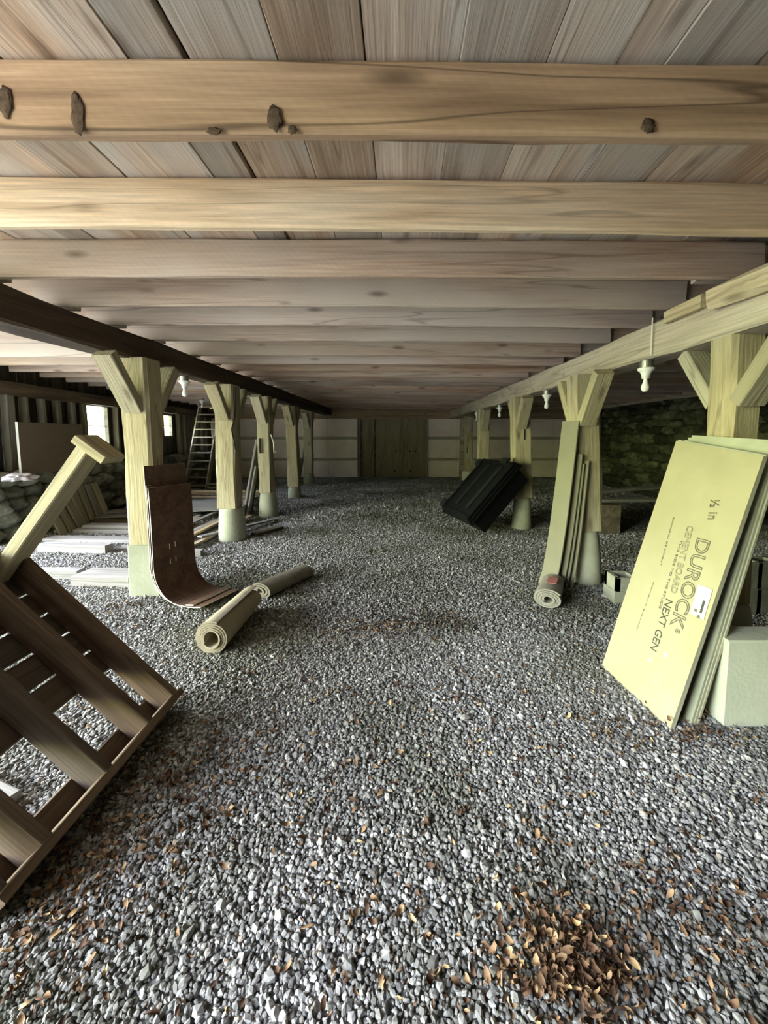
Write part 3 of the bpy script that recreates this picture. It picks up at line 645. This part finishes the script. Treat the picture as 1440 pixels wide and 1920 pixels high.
# ================================================================== ROLLS
def roll(name, label, p0, p1, r0, r1, turns, m_, flat=1.0, cone=0.0, seed=0, gap=0.0):
    p0, p1 = Vector(p0), Vector(p1); mtx_, L = frame(p0, p1); n = int(turns * 26); V_, F_ = [], []
    th = (r1 - r0) / turns * .86
    for j in range(2):
        for i in range(n + 1):
            t = i / n; a = 2 * math.pi * turns * t - .6; r_ = r0 + (r1 - r0) * t
            for q in (0, 1):
                rr = r_ - th * q; x = (L + cone * t * math.sin(a * .5)) * j - (.02 * (1 - t) if j == 0 else 0) + (noise.noise((t * 9, seed, 0)) * .012)
                sh = 1.0 if j == 0 else (1 - .12)
                V_.append((x, rr * math.cos(a) * sh, rr * math.sin(a) * flat * sh))
    m2 = (n + 1) * 2
    for i in range(n):
        a = i * 2
        F_ += [(a, a + 2, a + 2 + m2, a + m2), (a + 3, a + 1, a + 1 + m2, a + 3 + m2), (a + 1, a + 3, a + 2, a), (a + m2, a + 2 + m2, a + 3 + m2, a + 1 + m2)]
    F_ += [(0, m2, m2 + 1, 1), (n * 2, n * 2 + 1, n * 2 + 1 + m2, n * 2 + m2)]
    o = link_mesh(name, V_, F_, m_, None, mtx_); o.data.polygons.foreach_set('use_smooth', [True] * len(F_))
    es = o.modifiers.new('split', 'EDGE_SPLIT'); es.split_angle = math.radians(40)
    return tag(o, label, 'roll')
roll('felt_roll', 'tan rolled felt lying on the gravel with its spiral end towards the open front', (-1.375, 2.69, .124), (-1.36, 3.34, .115), .062, .126, 4.4, M['carpet'], cone=.12)
roll('felt_roll', 'dark flattened felt roll lying behind the tan one', (-1.37, 3.66, .085), (-1.06, 4.22, .085), .05, .15, 3, M['carpet_dark'], flat=.55, seed=3)
rr_ = roll('felt_roll', 'grey felt roll with a red mark in front of the leaning grey sheets', (1.36, 3.42, .10), (1.58, 3.84, .10), .05, .135, 3.5, M['carpet_grey'], flat=.7, seed=5)
mb = MB(); mb.bar((1.44, 3.55, .197), (1.52, 3.70, .197), .09, .004, seg=1, c=.001); mb.build('red_mark', M['red'], rr_)

# ================================================================== GREY STRIPS leaning at the second pale post
def lean_prof(bx, tx, top, curve=.05, n=10):
    return [(bx + (tx - bx) * (1 - (1 - t) ** 2 * .9 - (1 - t) * .1) if False else bx + (tx - bx) * (t ** .7), .01 + top * t) for t in [i / n for i in range(n + 1)]]
wd2 = Vector((.10, -.22, 0))
for i, (bx0, by0, top, tx, wd_, lab) in enumerate(((1.49, 4.02, 1.74, .27, .21, 'tallest curved grey sheet leaning at the second post of the pale girder'),
                                       (1.585, 4.02, 1.40, .23, .19, 'narrow curved grey sheet second in the leaning row by the pale girder post'),
                                       (1.635, 4.03, 1.30, .20, .19, 'curved grey sheet third in the leaning row by the pale girder post'),
                                       (1.70, 4.04, 1.33, .18, .19, 'curved grey sheet closest to the post in the leaning row'))):
    wv_ = wd2.normalized(); nx = wv_.cross(Vector((0, 0, 1))).normalized()      # points to -x,-y
    P = [(-tx * (t ** .62), .005 + top * t) for t in [k / 12 for k in range(13)]]
    sheet('grey_sheet', lab, 'board', (bx0, by0, 0), wd2, wd_, P, .012, M['gypsum'], M['gypsum_edge'], 'grey sheets by the second pale girder post')

# ================================================================== CONCRETE BLOCKS
def cblock(label, lo, hi, hole=True):
    lo, hi = Vector(lo), Vector(hi); t = MB(); L = hi.x - lo.x
    if not hole: t.box(lo, hi, c=.008)
    else:
        w_ = .035; xa = [lo.x, lo.x + L / 2 - w_ / 2, hi.x - w_]
        for x in xa: t.box((x, lo.y, lo.z), (x + w_, hi.y, hi.z), c=.004)
        t.box((lo.x, lo.y, lo.z), (hi.x, lo.y + w_, hi.z), c=.004); t.box((lo.x, hi.y - w_, lo.z), (hi.x, hi.y, hi.z), c=.004)
    return tag(t.build('concrete_block', M['block'], origin=lo), label, 'concrete block')
cblock('grey concrete block on the gravel, under another block beside the pier', (2.03, 3.52, 0), (2.42, 3.72, .13), False)
cblock('grey concrete block, upper of two beside the pier', (2.035, 3.5, .131), (2.43, 3.71, .265), True)
cblock('dark concrete block behind the cement boards, lower of the stack', (2.98, 3.3, 0), (3.4, 3.5, .24))
cblock('dark concrete block behind the cement boards, upper of the stack', (2.97, 3.3, .241), (3.39, 3.5, .48))
V, Fc = beam_geo(.56, .17, .50, c=.012, seg=6, rough=.006, seed=3)
M['slab'] = plain('pale_slab', (.52, .53, .42), .9, .08, 6, .25, stain=(.43, .46, .34))
o = link_mesh('cement_slab', V, Fc, M['slab'], None, Matrix.Translation((1.77, 2.06, .25))); tag(o, 'large pale concrete slab block standing beside the leaning cement boards', 'concrete block')

# ================================================================== CEMENT BOARDS at the first pale post
def cboard(label, BL, BR, TR, TL, th, face, group='cement boards leaning on the first pale post'):
    BL, BR, TR, TL = map(Vector, (BL, BR, TR, TL)); n_ = (BR - BL).cross(TL - BL).normalized()
    if n_.x > 0: n_ = -n_
    o0 = BL; n8 = 8; V_, F_, E_ = [], [], []
    for i in range(n8 + 1):
        t = i / n8
        for q in (0, 1):
            for p, q2 in ((BL, TL), (BR, TR)): V_.append(p.lerp(q2, t) - n_ * th * q - o0)
    for i in range(n8):
        a, b_ = i * 4, i * 4 + 4
        for f, e in (((a, a + 1, b_ + 1, b_), 0), ((a + 3, a + 2, b_ + 2, b_ + 3), 0), ((a + 2, a, b_, b_ + 2), 1), ((a + 1, a + 3, b_ + 3, b_ + 1), 1)): F_.append(f); E_.append(e)
    F_ += [(0, 2, 3, 1), (n8 * 4, n8 * 4 + 1, n8 * 4 + 3, n8 * 4 + 2)]; E_ += [1, 1]
    o = link_mesh('cement_board', V_, F_, [face, M['cement_edge']], None, Matrix.Translation(o0)); o.data.polygons.foreach_set('material_index', E_)
    return tag(o, label, 'board', group), n_
BL, BR = Vector((1.392, 2.53, 0)), Vector((1.462, 1.955, 0)); TL, TR = YP(1268, 826, 2.60), YP(1432, 855, 2.02)
fb, fn = cboard('front tan cement board printed with large lettering and a white sticker', BL, BR, TR, TL, .012, M['cement_face'])
off = -fn
def sh(p, d, dz=0): return Vector(p) + off * d + Vector((0, 0, dz))
cboard('tan cement board directly behind the printed front board', sh(BL, .016), sh(BR, .016, .0), sh(TR, .016, .01), sh(TL, .016, .01), .012, M['cement_grey'])
RB = [Vector((1.52, 2.58, 0)), Vector((1.60, 1.99, 0)), Vector((2.03, 2.08, 1.57)), Vector((1.935, 2.62, 1.60))]
cboard('dark thin board between the two groups of leaning cement boards', Vector((1.44, 2.56, 0)), Vector((1.525, 2.0, 0)), Vector((1.80, 2.03, 1.0)), Vector((1.73, 2.57, 1.0)), .008, M['fibre'])
for k, lab in enumerate(('grey-green cement board foremost of the rear leaning group', 'grey-green cement board in the middle of the rear leaning group', 'grey-green cement board rearmost, against the first pale post')):
    d_ = .018 * k; q = Vector((d_, 0, 0)); dz = Vector((0, -.008 * k, -.016 * (2 - k)))
    cboard(lab, RB[0] + q, RB[1] + q, RB[2] + q + dz, RB[3] + q + dz, .013, M['cement_grey'])
# printing on the front board
e_len = ((BL + BR) / 2 - (TL + TR) / 2).normalized(); e_wid = (TR - TL); e_wid = (e_wid - e_len * e_wid.dot(e_len)).normalized(); e_n = e_len.cross(e_wid)
def onboard(px, py): return PL(px, py, TL + fn * .0015, fn)
def printed(txt, p_start, p_end, height, m_, outline=False, name='lettering'):
    """text runs down the board from p_start to p_end (pixels of its baseline), letter tops towards the open front"""
    q0, q1 = onboard(*p_start), onboard(*p_end); d = (q1 - q0).normalized(); yv = e_n.cross(d).normalized()
    cu = bpy.data.curves.new(name, 'FONT'); cu.body = txt; cu.size = 1
    if outline: cu.fill_mode = 'NONE'; cu.bevel_depth = .022
    else: cu.extrude = .002
    tmp = bpy.data.objects.new('tmp', cu); COL.objects.link(tmp); bpy.context.view_layer.update()
    me = bpy.data.meshes.new_from_object(tmp.evaluated_get(bpy.context.evaluated_depsgraph_get())); bpy.data.objects.remove(tmp)
    co = np.empty(len(me.vertices) * 3); me.vertices.foreach_get('co', co); co = co.reshape(-1, 3)
    w_ = co[:, 0].max() - co[:, 0].min(); h_ = .72
    co[:, 0] = (co[:, 0] - co[:, 0].min()) * (q1 - q0).length / w_; co[:, 1] *= height / h_; co[:, 2] *= .02 if outline else .3
    co[:, 2] += .0003
    me.vertices.foreach_set('co', co.ravel()); me.update(); me.materials.clear(); me.materials.append(m_)
    o = bpy.data.objects.new(name, me); COL.objects.link(o)
    mt = Matrix((d, yv, e_n)).transposed().to_4x4(); mt.translation = q0; o.matrix_world = mt; attach(o, fb); return o
printed('DUROCK', (1308, 1008), (1256, 1172), .085, M['ink'], True); printed('®', (1268, 1177), (1265, 1185), .03, M['ink'])
printed('CEMENT BOARD', (1289, 985), (1257, 1110), .042, M['ink_pale'], True)
printed('NEXT GEN', (1249, 1122), (1219, 1215), .05, M['ink_dark'])
printed('THIS SIDE TO THE STUDS', (1276, 1012), (1235, 1140), .015, M['ink'])
printed('½ in', (1333, 936), (1327, 974), .055, M['ink'], True)
printed('PANNEAU DE CIMENT', (1262, 970), (1237, 1060), .010, M['ink'])
printed('CEMENT BOARD', (1225, 1090), (1193, 1180), .008, M['ink_pale'])
# sticker
q0, q1 = onboard(1310, 1096), onboard(1294, 1150); d = (q1 - q0).normalized(); yv = e_n.cross(d).normalized(); L = (q1 - q0).length
def patch(name, a0, a1, b0, b1, m_, lift, parent):
    V_ = [q0 + d * a + yv * bb + e_n * l for l in (lift, lift + .0006) for a, bb in ((a0, b0), (a1, b0), (a1, b1), (a0, b1))]
    return link_mesh(name, V_, [(3, 2, 1, 0), (4, 5, 6, 7), (0, 1, 5, 4), (1, 2, 6, 5), (2, 3, 7, 6), (3, 0, 4, 7)], m_, parent)
stk = patch('sticker', 0, L, 0, .085, M['sticker'], .002, fb); stk['label'] = 'white paper sticker with a bar code'
patch('sticker_print', L * .42, L * .85, .052, .066, M['barcode'], .003, stk)
for a_, b_ in ((.78, .02), (.93, .045)): patch('sticker_print', L * a_, L * (a_ + .1), b_, b_ + .016, M['ink'], .003, stk)
for px, py, r_ in ((1219, 1238, .010), (1248, 1228, .013), (1226, 1276, .006)):
    V, Fc = lathe([(r_, 0), (r_ * .9, .001)], 12); mt = Matrix((e_len, e_wid, e_n)).transposed().to_4x4(); mt.translation = onboard(px, py); o = link_mesh('paint_spot', V, Fc, M['sticker'], fb, mt)

# ================================================================== BLACK PLASTIC BINS
bu = Vector((.287, -.958, 0)); bv = Vector((.66, .2, .72)).normalized(); bn = bu.cross(bv).normalized()
if bn.z < 0: bn = -bn
bo = Vector((.73, 6.9, .28))
bins = thing('plastic_bin', 'black ribbed plastic bin tipped on edge against a concrete pier', 'bin', (.9, 6.5, 0))
def bp_(u, v, n_): return bo + bu * u + bv * v + bn * n_
def bbox(mbx, u0, u1, v0, v1, n0, n1, c=.015):
    mbx.bar(bp_(u0, (v0 + v1) / 2, (n0 + n1) / 2), bp_(u1, (v0 + v1) / 2, (n0 + n1) / 2), v1 - v0, n1 - n0, up=tuple(bn), seg=1, c=c)
mb = MB(); bbox(mb, .06, 1.07, .06, 1.18, -.38, .0); mb.build('bin_body', M['black'], bins, origin=bo)
for k in range(3):
    mb = MB(); g = .02 * k; n0 = -.10 + k * .045
    bbox(mb, .0 + g, 1.12 - g, -.02 + g, .05 + g, n0, n0 + .03); bbox(mb, 0 + g, 1.12 - g, 1.19 - g, 1.26 - g, n0, n0 + .03)
    bbox(mb, 0 + g, .07 + g, -.02 + g, 1.26 - g, n0, n0 + .03); bbox(mb, 1.05 - g, 1.12 - g, -.02 + g, 1.26 - g, n0, n0 + .03)
    mb.build('bin_rim', M['black'], bins, origin=bo)
for v in (.06, .52, 1.05):
    mb = MB(); bbox(mb, -.05, .11, v, v + .14, -.11, .05, .02); mb.build('bin_latch', M['black_edge'], bins, origin=bo)
for u in (.35, .75):
    mb = MB(); bbox(mb, u, u + .1, .2, 1.1, -.005, .02, .01); mb.build('bin_rib', M['black_edge'], bins, origin=bo)
mb = MB(); bbox(mb, .72, .90, 1.16, 1.27, .02, .055); mb.build('bin_handle', M['black_edge'], bins, origin=bo)

# ================================================================== LEFT BAY: lumber, panels, stairs
def plank(label, p0, p1, w, h, m_, cat='plank', name='plank', group=None, seed=0, **k):
    return tag(beam(name, p0, p1, w, h, m_, seg=6, rough=.006, seed=seed + len(label), **k), label, cat, group)
plank('square timber lying across the gravel with a dark end, nearest the stone wall', (-4.95, 5.2, .06), (-3.96, 5.12, .06), .13, .12, M['palebd'], 'timber', 'timber')
plank('short timber on the gravel with a dark sawn end, beyond the tipped platform', (-4.35, 4.22, .05), (-3.58, 4.2, .05), .12, .10, M['palebd'], 'timber', 'timber')
plank('wide whitish timber lying beside the square pier', (-3.48, 4.1, .055), (-2.83, 4.05, .055), .30, .11, M['palebd'], 'timber', 'timber')
plank('flat board lying between the square timber and the first pier', (-3.92, 5.3, .02), (-3.1, 5.35, .02), .16, .04, M['palebd'])
plank('whitish plank lying flat behind the square timber', (-5.35, 5.75, .03), (-3.1, 5.6, .03), .22, .05, M['palebd'])
plank('pinkish plank, lower of two stacked behind the whitish plank', (-5.35, 6.3, .03), (-3.3, 6.2, .03), .24, .06, M['palebd'])
plank('pinkish plank, upper of two stacked behind the whitish plank', (-5.28, 6.38, .085), (-3.4, 6.3, .085), .20, .045, M['palebd'])
for k in range(3):
    plank('pale sheet of the fanned group beside the stone wall, %s from the open front' % ORD[k], (-5.75 + k * .12, 7.0 + k * .32, .10 + .03 * k), (-3.9, 7.35 + k * .62, .10 + .03 * k), .26, .025, M['palebd'], 'board', 'flat_sheet', 'fanned pale sheets')
plank('dark timber bearer under the fanned pale sheets', (-5.6, 6.85, .04), (-4.0, 6.9, .04), .12, .08, M['oldwood'], 'timber', 'timber')
# pile by the second pier
for k in range(8):
    x0 = -3.75 + k * .118; z = .03 + (k % 3) * .03
    plank('brown board of the fanned pile beside the second pier, %s from the stone wall' % (ORD[k] if k else 'first'), (x0, 4.95 + (7 - k) * .06, z + .03 * (k < 5)), (x0 + .12, 6.9 + random.uniform(-.3, .4), z + .12 - k * .012), .09, .028,
          M['brownbd' if k % 2 else 'palebd'], 'board', 'pile_board', 'boards of the fanned pile', seed=k)
mb = MB(); mb.bar((-4.6, 7.25, .22), (-3.05, 7.55, .24), 1.15, .02, seg=1); tag(mb.build('flat_sheet', M['palebd'], origin=(-4.6, 7.25, .22)), 'large pinkish sheet lying on top of the fanned board pile', 'board')
plank('long grey plank poking out beside the third pier', (-2.95, 5.55, .11), (-2.30, 7.05, .05), .10, .025, M['palebd'])
plank('grey plank lying low behind the second pier', (-2.3, 5.95, .04), (-2.05, 6.45, .03), .14, .05, M['oldwood'])
plank('short pale offcut with a dark end beside the second pier', (-2.98, 4.95, .045), (-2.62, 4.98, .045), .11, .09, M['palebd'], 'timber', 'timber')
for k in range(6):
    y = 9.0 + (k // 2) * .25
    plank('reddish board stacked below the stairs, %s from the ground' % (ORD[k] if k else 'first'), (-5.6 + k * .1, y - .4, .04 + k * .045), (-3.3, y - .4 - .1, .04 + k * .045), .2, .035, M['brownbd' if k != 2 else 'palebd'], 'board', 'stack_board', 'reddish boards below the stairs', seed=k)
# boards leaning on the third and fifth posts
b3 = YP(481, 830, 7.42)
plank('tall dark board leaning on the third post of the dark girder', (-3.08, 7.5, .0), (b3.x, 7.5, 1.52), .16, .035, M['palebd'], up=(1, 0, 0))
plank('short board leaning beside the tall one on the third post of the dark girder', (-2.98, 7.42, .0), (-2.78, 7.42, 1.0), .14, .03, M['palebd'], up=(1, 0, 0))
plank('second tall board leaning at the back of the third post of the dark girder', (-3.05, 7.68, .0), (-2.74, 7.68, 1.45), .18, .03, M['oldwood'], up=(1, 0, 0))
plank('board leaning against the farthest post of the dark girder', (-3.35, 12.6, 0), (-3.12, 12.6, 1.2), .2, .04, M['post'], up=(1, 0, 0))
plank('shorter board leaning beside the farthest post of the dark girder', (-3.43, 12.4, 0), (-3.2, 12.4, .85), .16, .04, M['post'], up=(1, 0, 0))
# slatted frames leaning on the stone base
def fpanel(label, y0, y1, x0, top, slats):
    t = thing('slatted_frame', label, 'framework', (x0, y0, 0), 'slatted frames by the stone wall')
    nS = slats; w_ = (y1 - y0) / nS
    for k in range(nS):
        y = y0 + w_ * (k + .5); beam('slat', (x0, y, 0), (x0 - .24, y, top), w_ * .8, .03, M['stud'], t, up=(1, 0, 0), seg=3)
    for tt in (.15, .85): beam('cross_rail', (x0 - .24 * tt - .03, y0, top * tt), (x0 - .24 * tt - .03, y1, top * tt), .03, .06, M['stud'], t, seg=2)
fpanel('greenish slatted pallet leaning on the stone base, nearer of two', 6.0, 6.55, -5.42, .50, 3)
fpanel('greenish slatted pallet leaning on the stone base, farther of two', 6.62, 7.3, -5.55, .70, 4)
# brown panel standing on the stone base, cloth, white bottle
q0 = Vector((-5.80, 5.85, .99)); q1 = Vector((-5.93, 7.2, .99))
mtx, L = frame(q0 + Vector((0, 0, .405)), q1 + Vector((0, 0, .405))); V, Fc = beam_geo(L, .035, .81, c=.003, seg=1)
o = link_mesh('insulation_panel', V, Fc, [M['cardboard'], M['white']], None, mtx); mi = [0] * len(Fc); mi[-2] = 1; o.data.polygons.foreach_set('material_index', mi)  # pale foam edge, whitened for the daylight that falls on it
tag(o, 'brown panel with its daylit edge coloured white standing on the stone base', 'panel')
V, Fc = icosphere(3); V = [Vector((v.x * .16, v.y * .2, max(v.z, -.3) * .07)) * (1 + .6 * noise.noise(v * 2.6)) for v in V]
tag(link_mesh('cloth_rag', V, Fc, M['rag'], None, Matrix.Translation((-5.72, 5.75, .95)), True), 'crumpled white cloth on the stone base by the brown panel', 'cloth')
pv = onwall(220, 872, .12); V, Fc = lathe([(.03, 0), (.03, .12), (.022, .15), (.014, .17), (.014, .2)], 14)
tag(link_mesh('white_bottle', V, Fc, M['white'], None, Matrix.Translation((pv.x, pv.y, .93)), True), 'small white bottle standing on the stone base below the nearer window', 'bottle')
# stairs
st = thing('stair_flight', 'steep open wooden stairs climbing to a hatch near the window wall', 'stairs', (-5.85, 11.0, 0))
xl_, xr_ = -6.18, -5.55
for x in (xl_, xr_): beam('stringer', (x, 10.95, .02), (x, 12.05, 2.55), .04, .18, M['stair'], st, seg=4)
for k in range(11):
    t = (k + .6) / 11; y = 10.95 + 1.1 * t; z = .02 + 2.53 * t
    beam('tread', (xl_ + .02, y - .02, z), (xr_ - .02, y - .02, z), .2, .035, M['stair'], st, seg=1)
# debris at the foot of the stairs
for k, (x, y, r_) in enumerate(((-6.0, 10.4, .17), (-5.75, 10.3, .12), (-5.5, 10.2, .14), (-5.3, 10.35, .1))):
    V, Fc = proto_st[k]; lab = ('largest', 'smallest round', 'middle', 'outermost')[k]
    tag(link_mesh('rock', [Vector((v.x * r_ * 1.3, v.y * r_, v.z * r_ * .7)) for v in V], Fc, M['stone'], None, Matrix.Translation((x, y, r_ * .6)), True), '%s grey rock lying at the foot of the stairs' % lab, 'rock', 'rocks at the foot of the stairs')
cr_ = thing('slatted_crate', 'low slatted wooden crate at the foot of the stairs', 'crate', (-5.0, 10.6, 0))
for z in (.06, .16, .26): beam('slat', (-5.3, 10.5, z), (-4.6, 10.5, z), .02, .06, M['stud'], cr_, seg=1)
for x in (-5.28, -4.95, -4.62): beam('upright', (x, 10.53, 0), (x, 10.53, .3), .04, .05, M['stud'], cr_, seg=1)
# right bay: long pale boards on dark timbers
plank('long pale board propped in the dark bay, upper of two', (3.2, 6.5, .62), (6.6, 7.6, .70), .16, .05, M['palebd'])
plank('long pale board propped in the dark bay, lower of two', (3.1, 6.3, .52), (5.9, 6.6, .50), .16, .05, M['palebd'])
plank('dark timber bearer under the propped pale boards, near end', (3.4, 6.1, .24), (3.45, 7.1, .24), .3, .48, M['oldwood'], 'timber', 'timber')
plank('dark timber bearer under the propped pale boards, far end', (5.6, 6.2, .24), (5.65, 7.6, .24), .3, .48, M['oldwood'], 'timber', 'timber')
plank('pale offcut lying on the gravel beneath the tipped platform', (-1.98, 1.60, .035), (-1.68, 1.50, .035), .12, .04, M['palebd'], 'board', 'board_offcut')

# ================================================================== GRAVEL AND LEAVES
def hull(k):
    V_, F_ = icosphere(0); return [Vector(v) * random.uniform(.72, 1.25) for v in V_], F_
pr = [hull(k) for k in range(14)]
OC = ([(1, 0, 0), (-1, 0, 0), (0, 1, 0), (0, -1, 0), (0, 0, 1), (0, 0, -1)], [(0, 2, 4), (2, 1, 4), (1, 3, 4), (3, 0, 4), (2, 0, 5), (1, 2, 5), (3, 1, 5), (0, 3, 5)])
pr8 = [([Vector(v) * random.uniform(.8, 1.3) for v in OC[0]], OC[1]) for k in range(12)]
def pebbles(y0, y1, r_, spacing, margin):
    out = []; y = y0
    while y < y1:
        hw = 1.07 * y + margin; hw_l = min(hw, 5.75); hw_r = min(hw, 6.5); n_ = int((hw_l + hw_r) / spacing); x = -hw_l + (np.arange(n_) + rng.uniform(-.5, .5, n_)) * spacing
        out.append(np.stack([x, y + rng.uniform(-.5, .5, n_) * spacing * 1.3, np.zeros(n_)], 1)); y += spacing
    p = np.concatenate(out); n_ = len(p); s = r_ * rng.lognormal(0, .28, n_)
    sc = np.stack([s * rng.uniform(.9, 1.35, n_), s * rng.uniform(.75, 1.1, n_), s * rng.uniform(.55, .85, n_)], 1)
    p[:, 2] = sc[:, 2] * rng.uniform(.1, .9, n_) + .004
    return p, sc, np.stack([rng.uniform(-.5, .5, n_), rng.uniform(-.5, .5, n_), rng.uniform(0, 6.28, n_)], 1)
for y0_, y1_, r_, sp__, lab in ((.5, 3.0, .0078, .0124, 'grey crushed stone gravel covering the barn floor near the open front'), (3.0, 7.0, .0098, .0185, 'grey crushed stone gravel in the middle of the aisle'), (7.0, 14.5, .016, .033, 'dim grey gravel at the far end by the double door')):
    o = scatter_mesh('gravel', pr if y0_ < 1 else pr8, *pebbles(y0_, y1_, r_, sp__, .5), M['pebble']); tag(o, lab, 'gravel', kind='stuff')
# leaves
def leafproto(k):
    V_, F_ = [], []; curl = random.uniform(-2.2, 2.6); wv_ = random.uniform(.2, .5); tw = random.uniform(-1.3, 1.3)
    for i in range(5):
        t = i / 4; w_ = wv_ * math.sin(math.pi * (.1 + .86 * t)) ** .8 * random.uniform(.8, 1.15)
        a = (t - .5) * curl; x = math.sin(a) / (curl or 1e-3) ; z = (1 - math.cos(a)) / (curl or 1e-3) * 1.0
        for s in (-1, 0, 1): V_.append(Vector((x, s * w_ * .5, z + abs(s) * .10 + s * tw * (t - .5) * .35)))
    for i in range(4):
        for s in range(2): a = i * 3 + s; F_.append((a, a + 1, a + 4, a + 3))
    return V_, F_
lpz = [leafproto(k) for k in range(16)]
cl = []
def cluster(px, py, n_, sx, sy, lift=.0):
    c_ = G(px, py); a = np.stack([rng.normal(c_.x, sx, n_), rng.normal(c_.y, sy, n_), .016 + np.abs(rng.normal(0, lift + .004, n_))], 1); cl.append(a)
cluster(1065, 1800, 330, .10, .07, .014); cluster(1060, 1860, 140, .12, .05, .012); cluster(715, 1180, 260, .28, .13); cluster(840, 1165, 50, .12, .1)
cluster(890, 1300, 40, .3, .22); cluster(1170, 1380, 60, .12, .14); cluster(1290, 1380, 60, .12, .05, .02); cluster(1200, 1660, 60, .25, .2); cluster(1330, 1720, 60, .1, .1)
cluster(250, 1560, 220, .16, .2); cluster(120, 1700, 140, .14, .12); cluster(370, 1440, 130, .2, .2); cluster(620, 1540, 40, .3, .2); cluster(720, 1560, 60, .5, .4)
cluster(200, 1160, 40, .3, .15); cluster(240, 1140, 25, .08, .05); cluster(460, 1265, 12, .03, .04); cluster(60, 1890, 40, .12, .05); cluster(770, 1850, 25, .1, .05); cluster(1400, 1800, 40, .12, .12)
cluster(1000, 1480, 70, .5, .3); cluster(40, 1580, 40, .15, .15); cluster(380, 1105, 3, .02, .05, .03); cluster(520, 1330, 60, .4, .35)
nn = 620; yy = rng.uniform(.8, 5.0, nn); cl.append(np.stack([rng.uniform(-1, 1, nn) * 1.05 * yy, yy, np.full(nn, .02)], 1))
p = np.concatenate(cl); n_ = len(p); s = rng.uniform(.017, .044, n_)
o = scatter_mesh('dry_leaves', lpz, p, np.stack([s, s, s], 1), np.stack([rng.normal(0, .35, n_), rng.normal(0, .35, n_), rng.uniform(0, 6.28, n_)], 1), M['leaf'], True)
tag(o, 'dry brown leaves scattered and heaped on the gravel', 'leaves', kind='stuff')
bpy.context.view_layer.update()
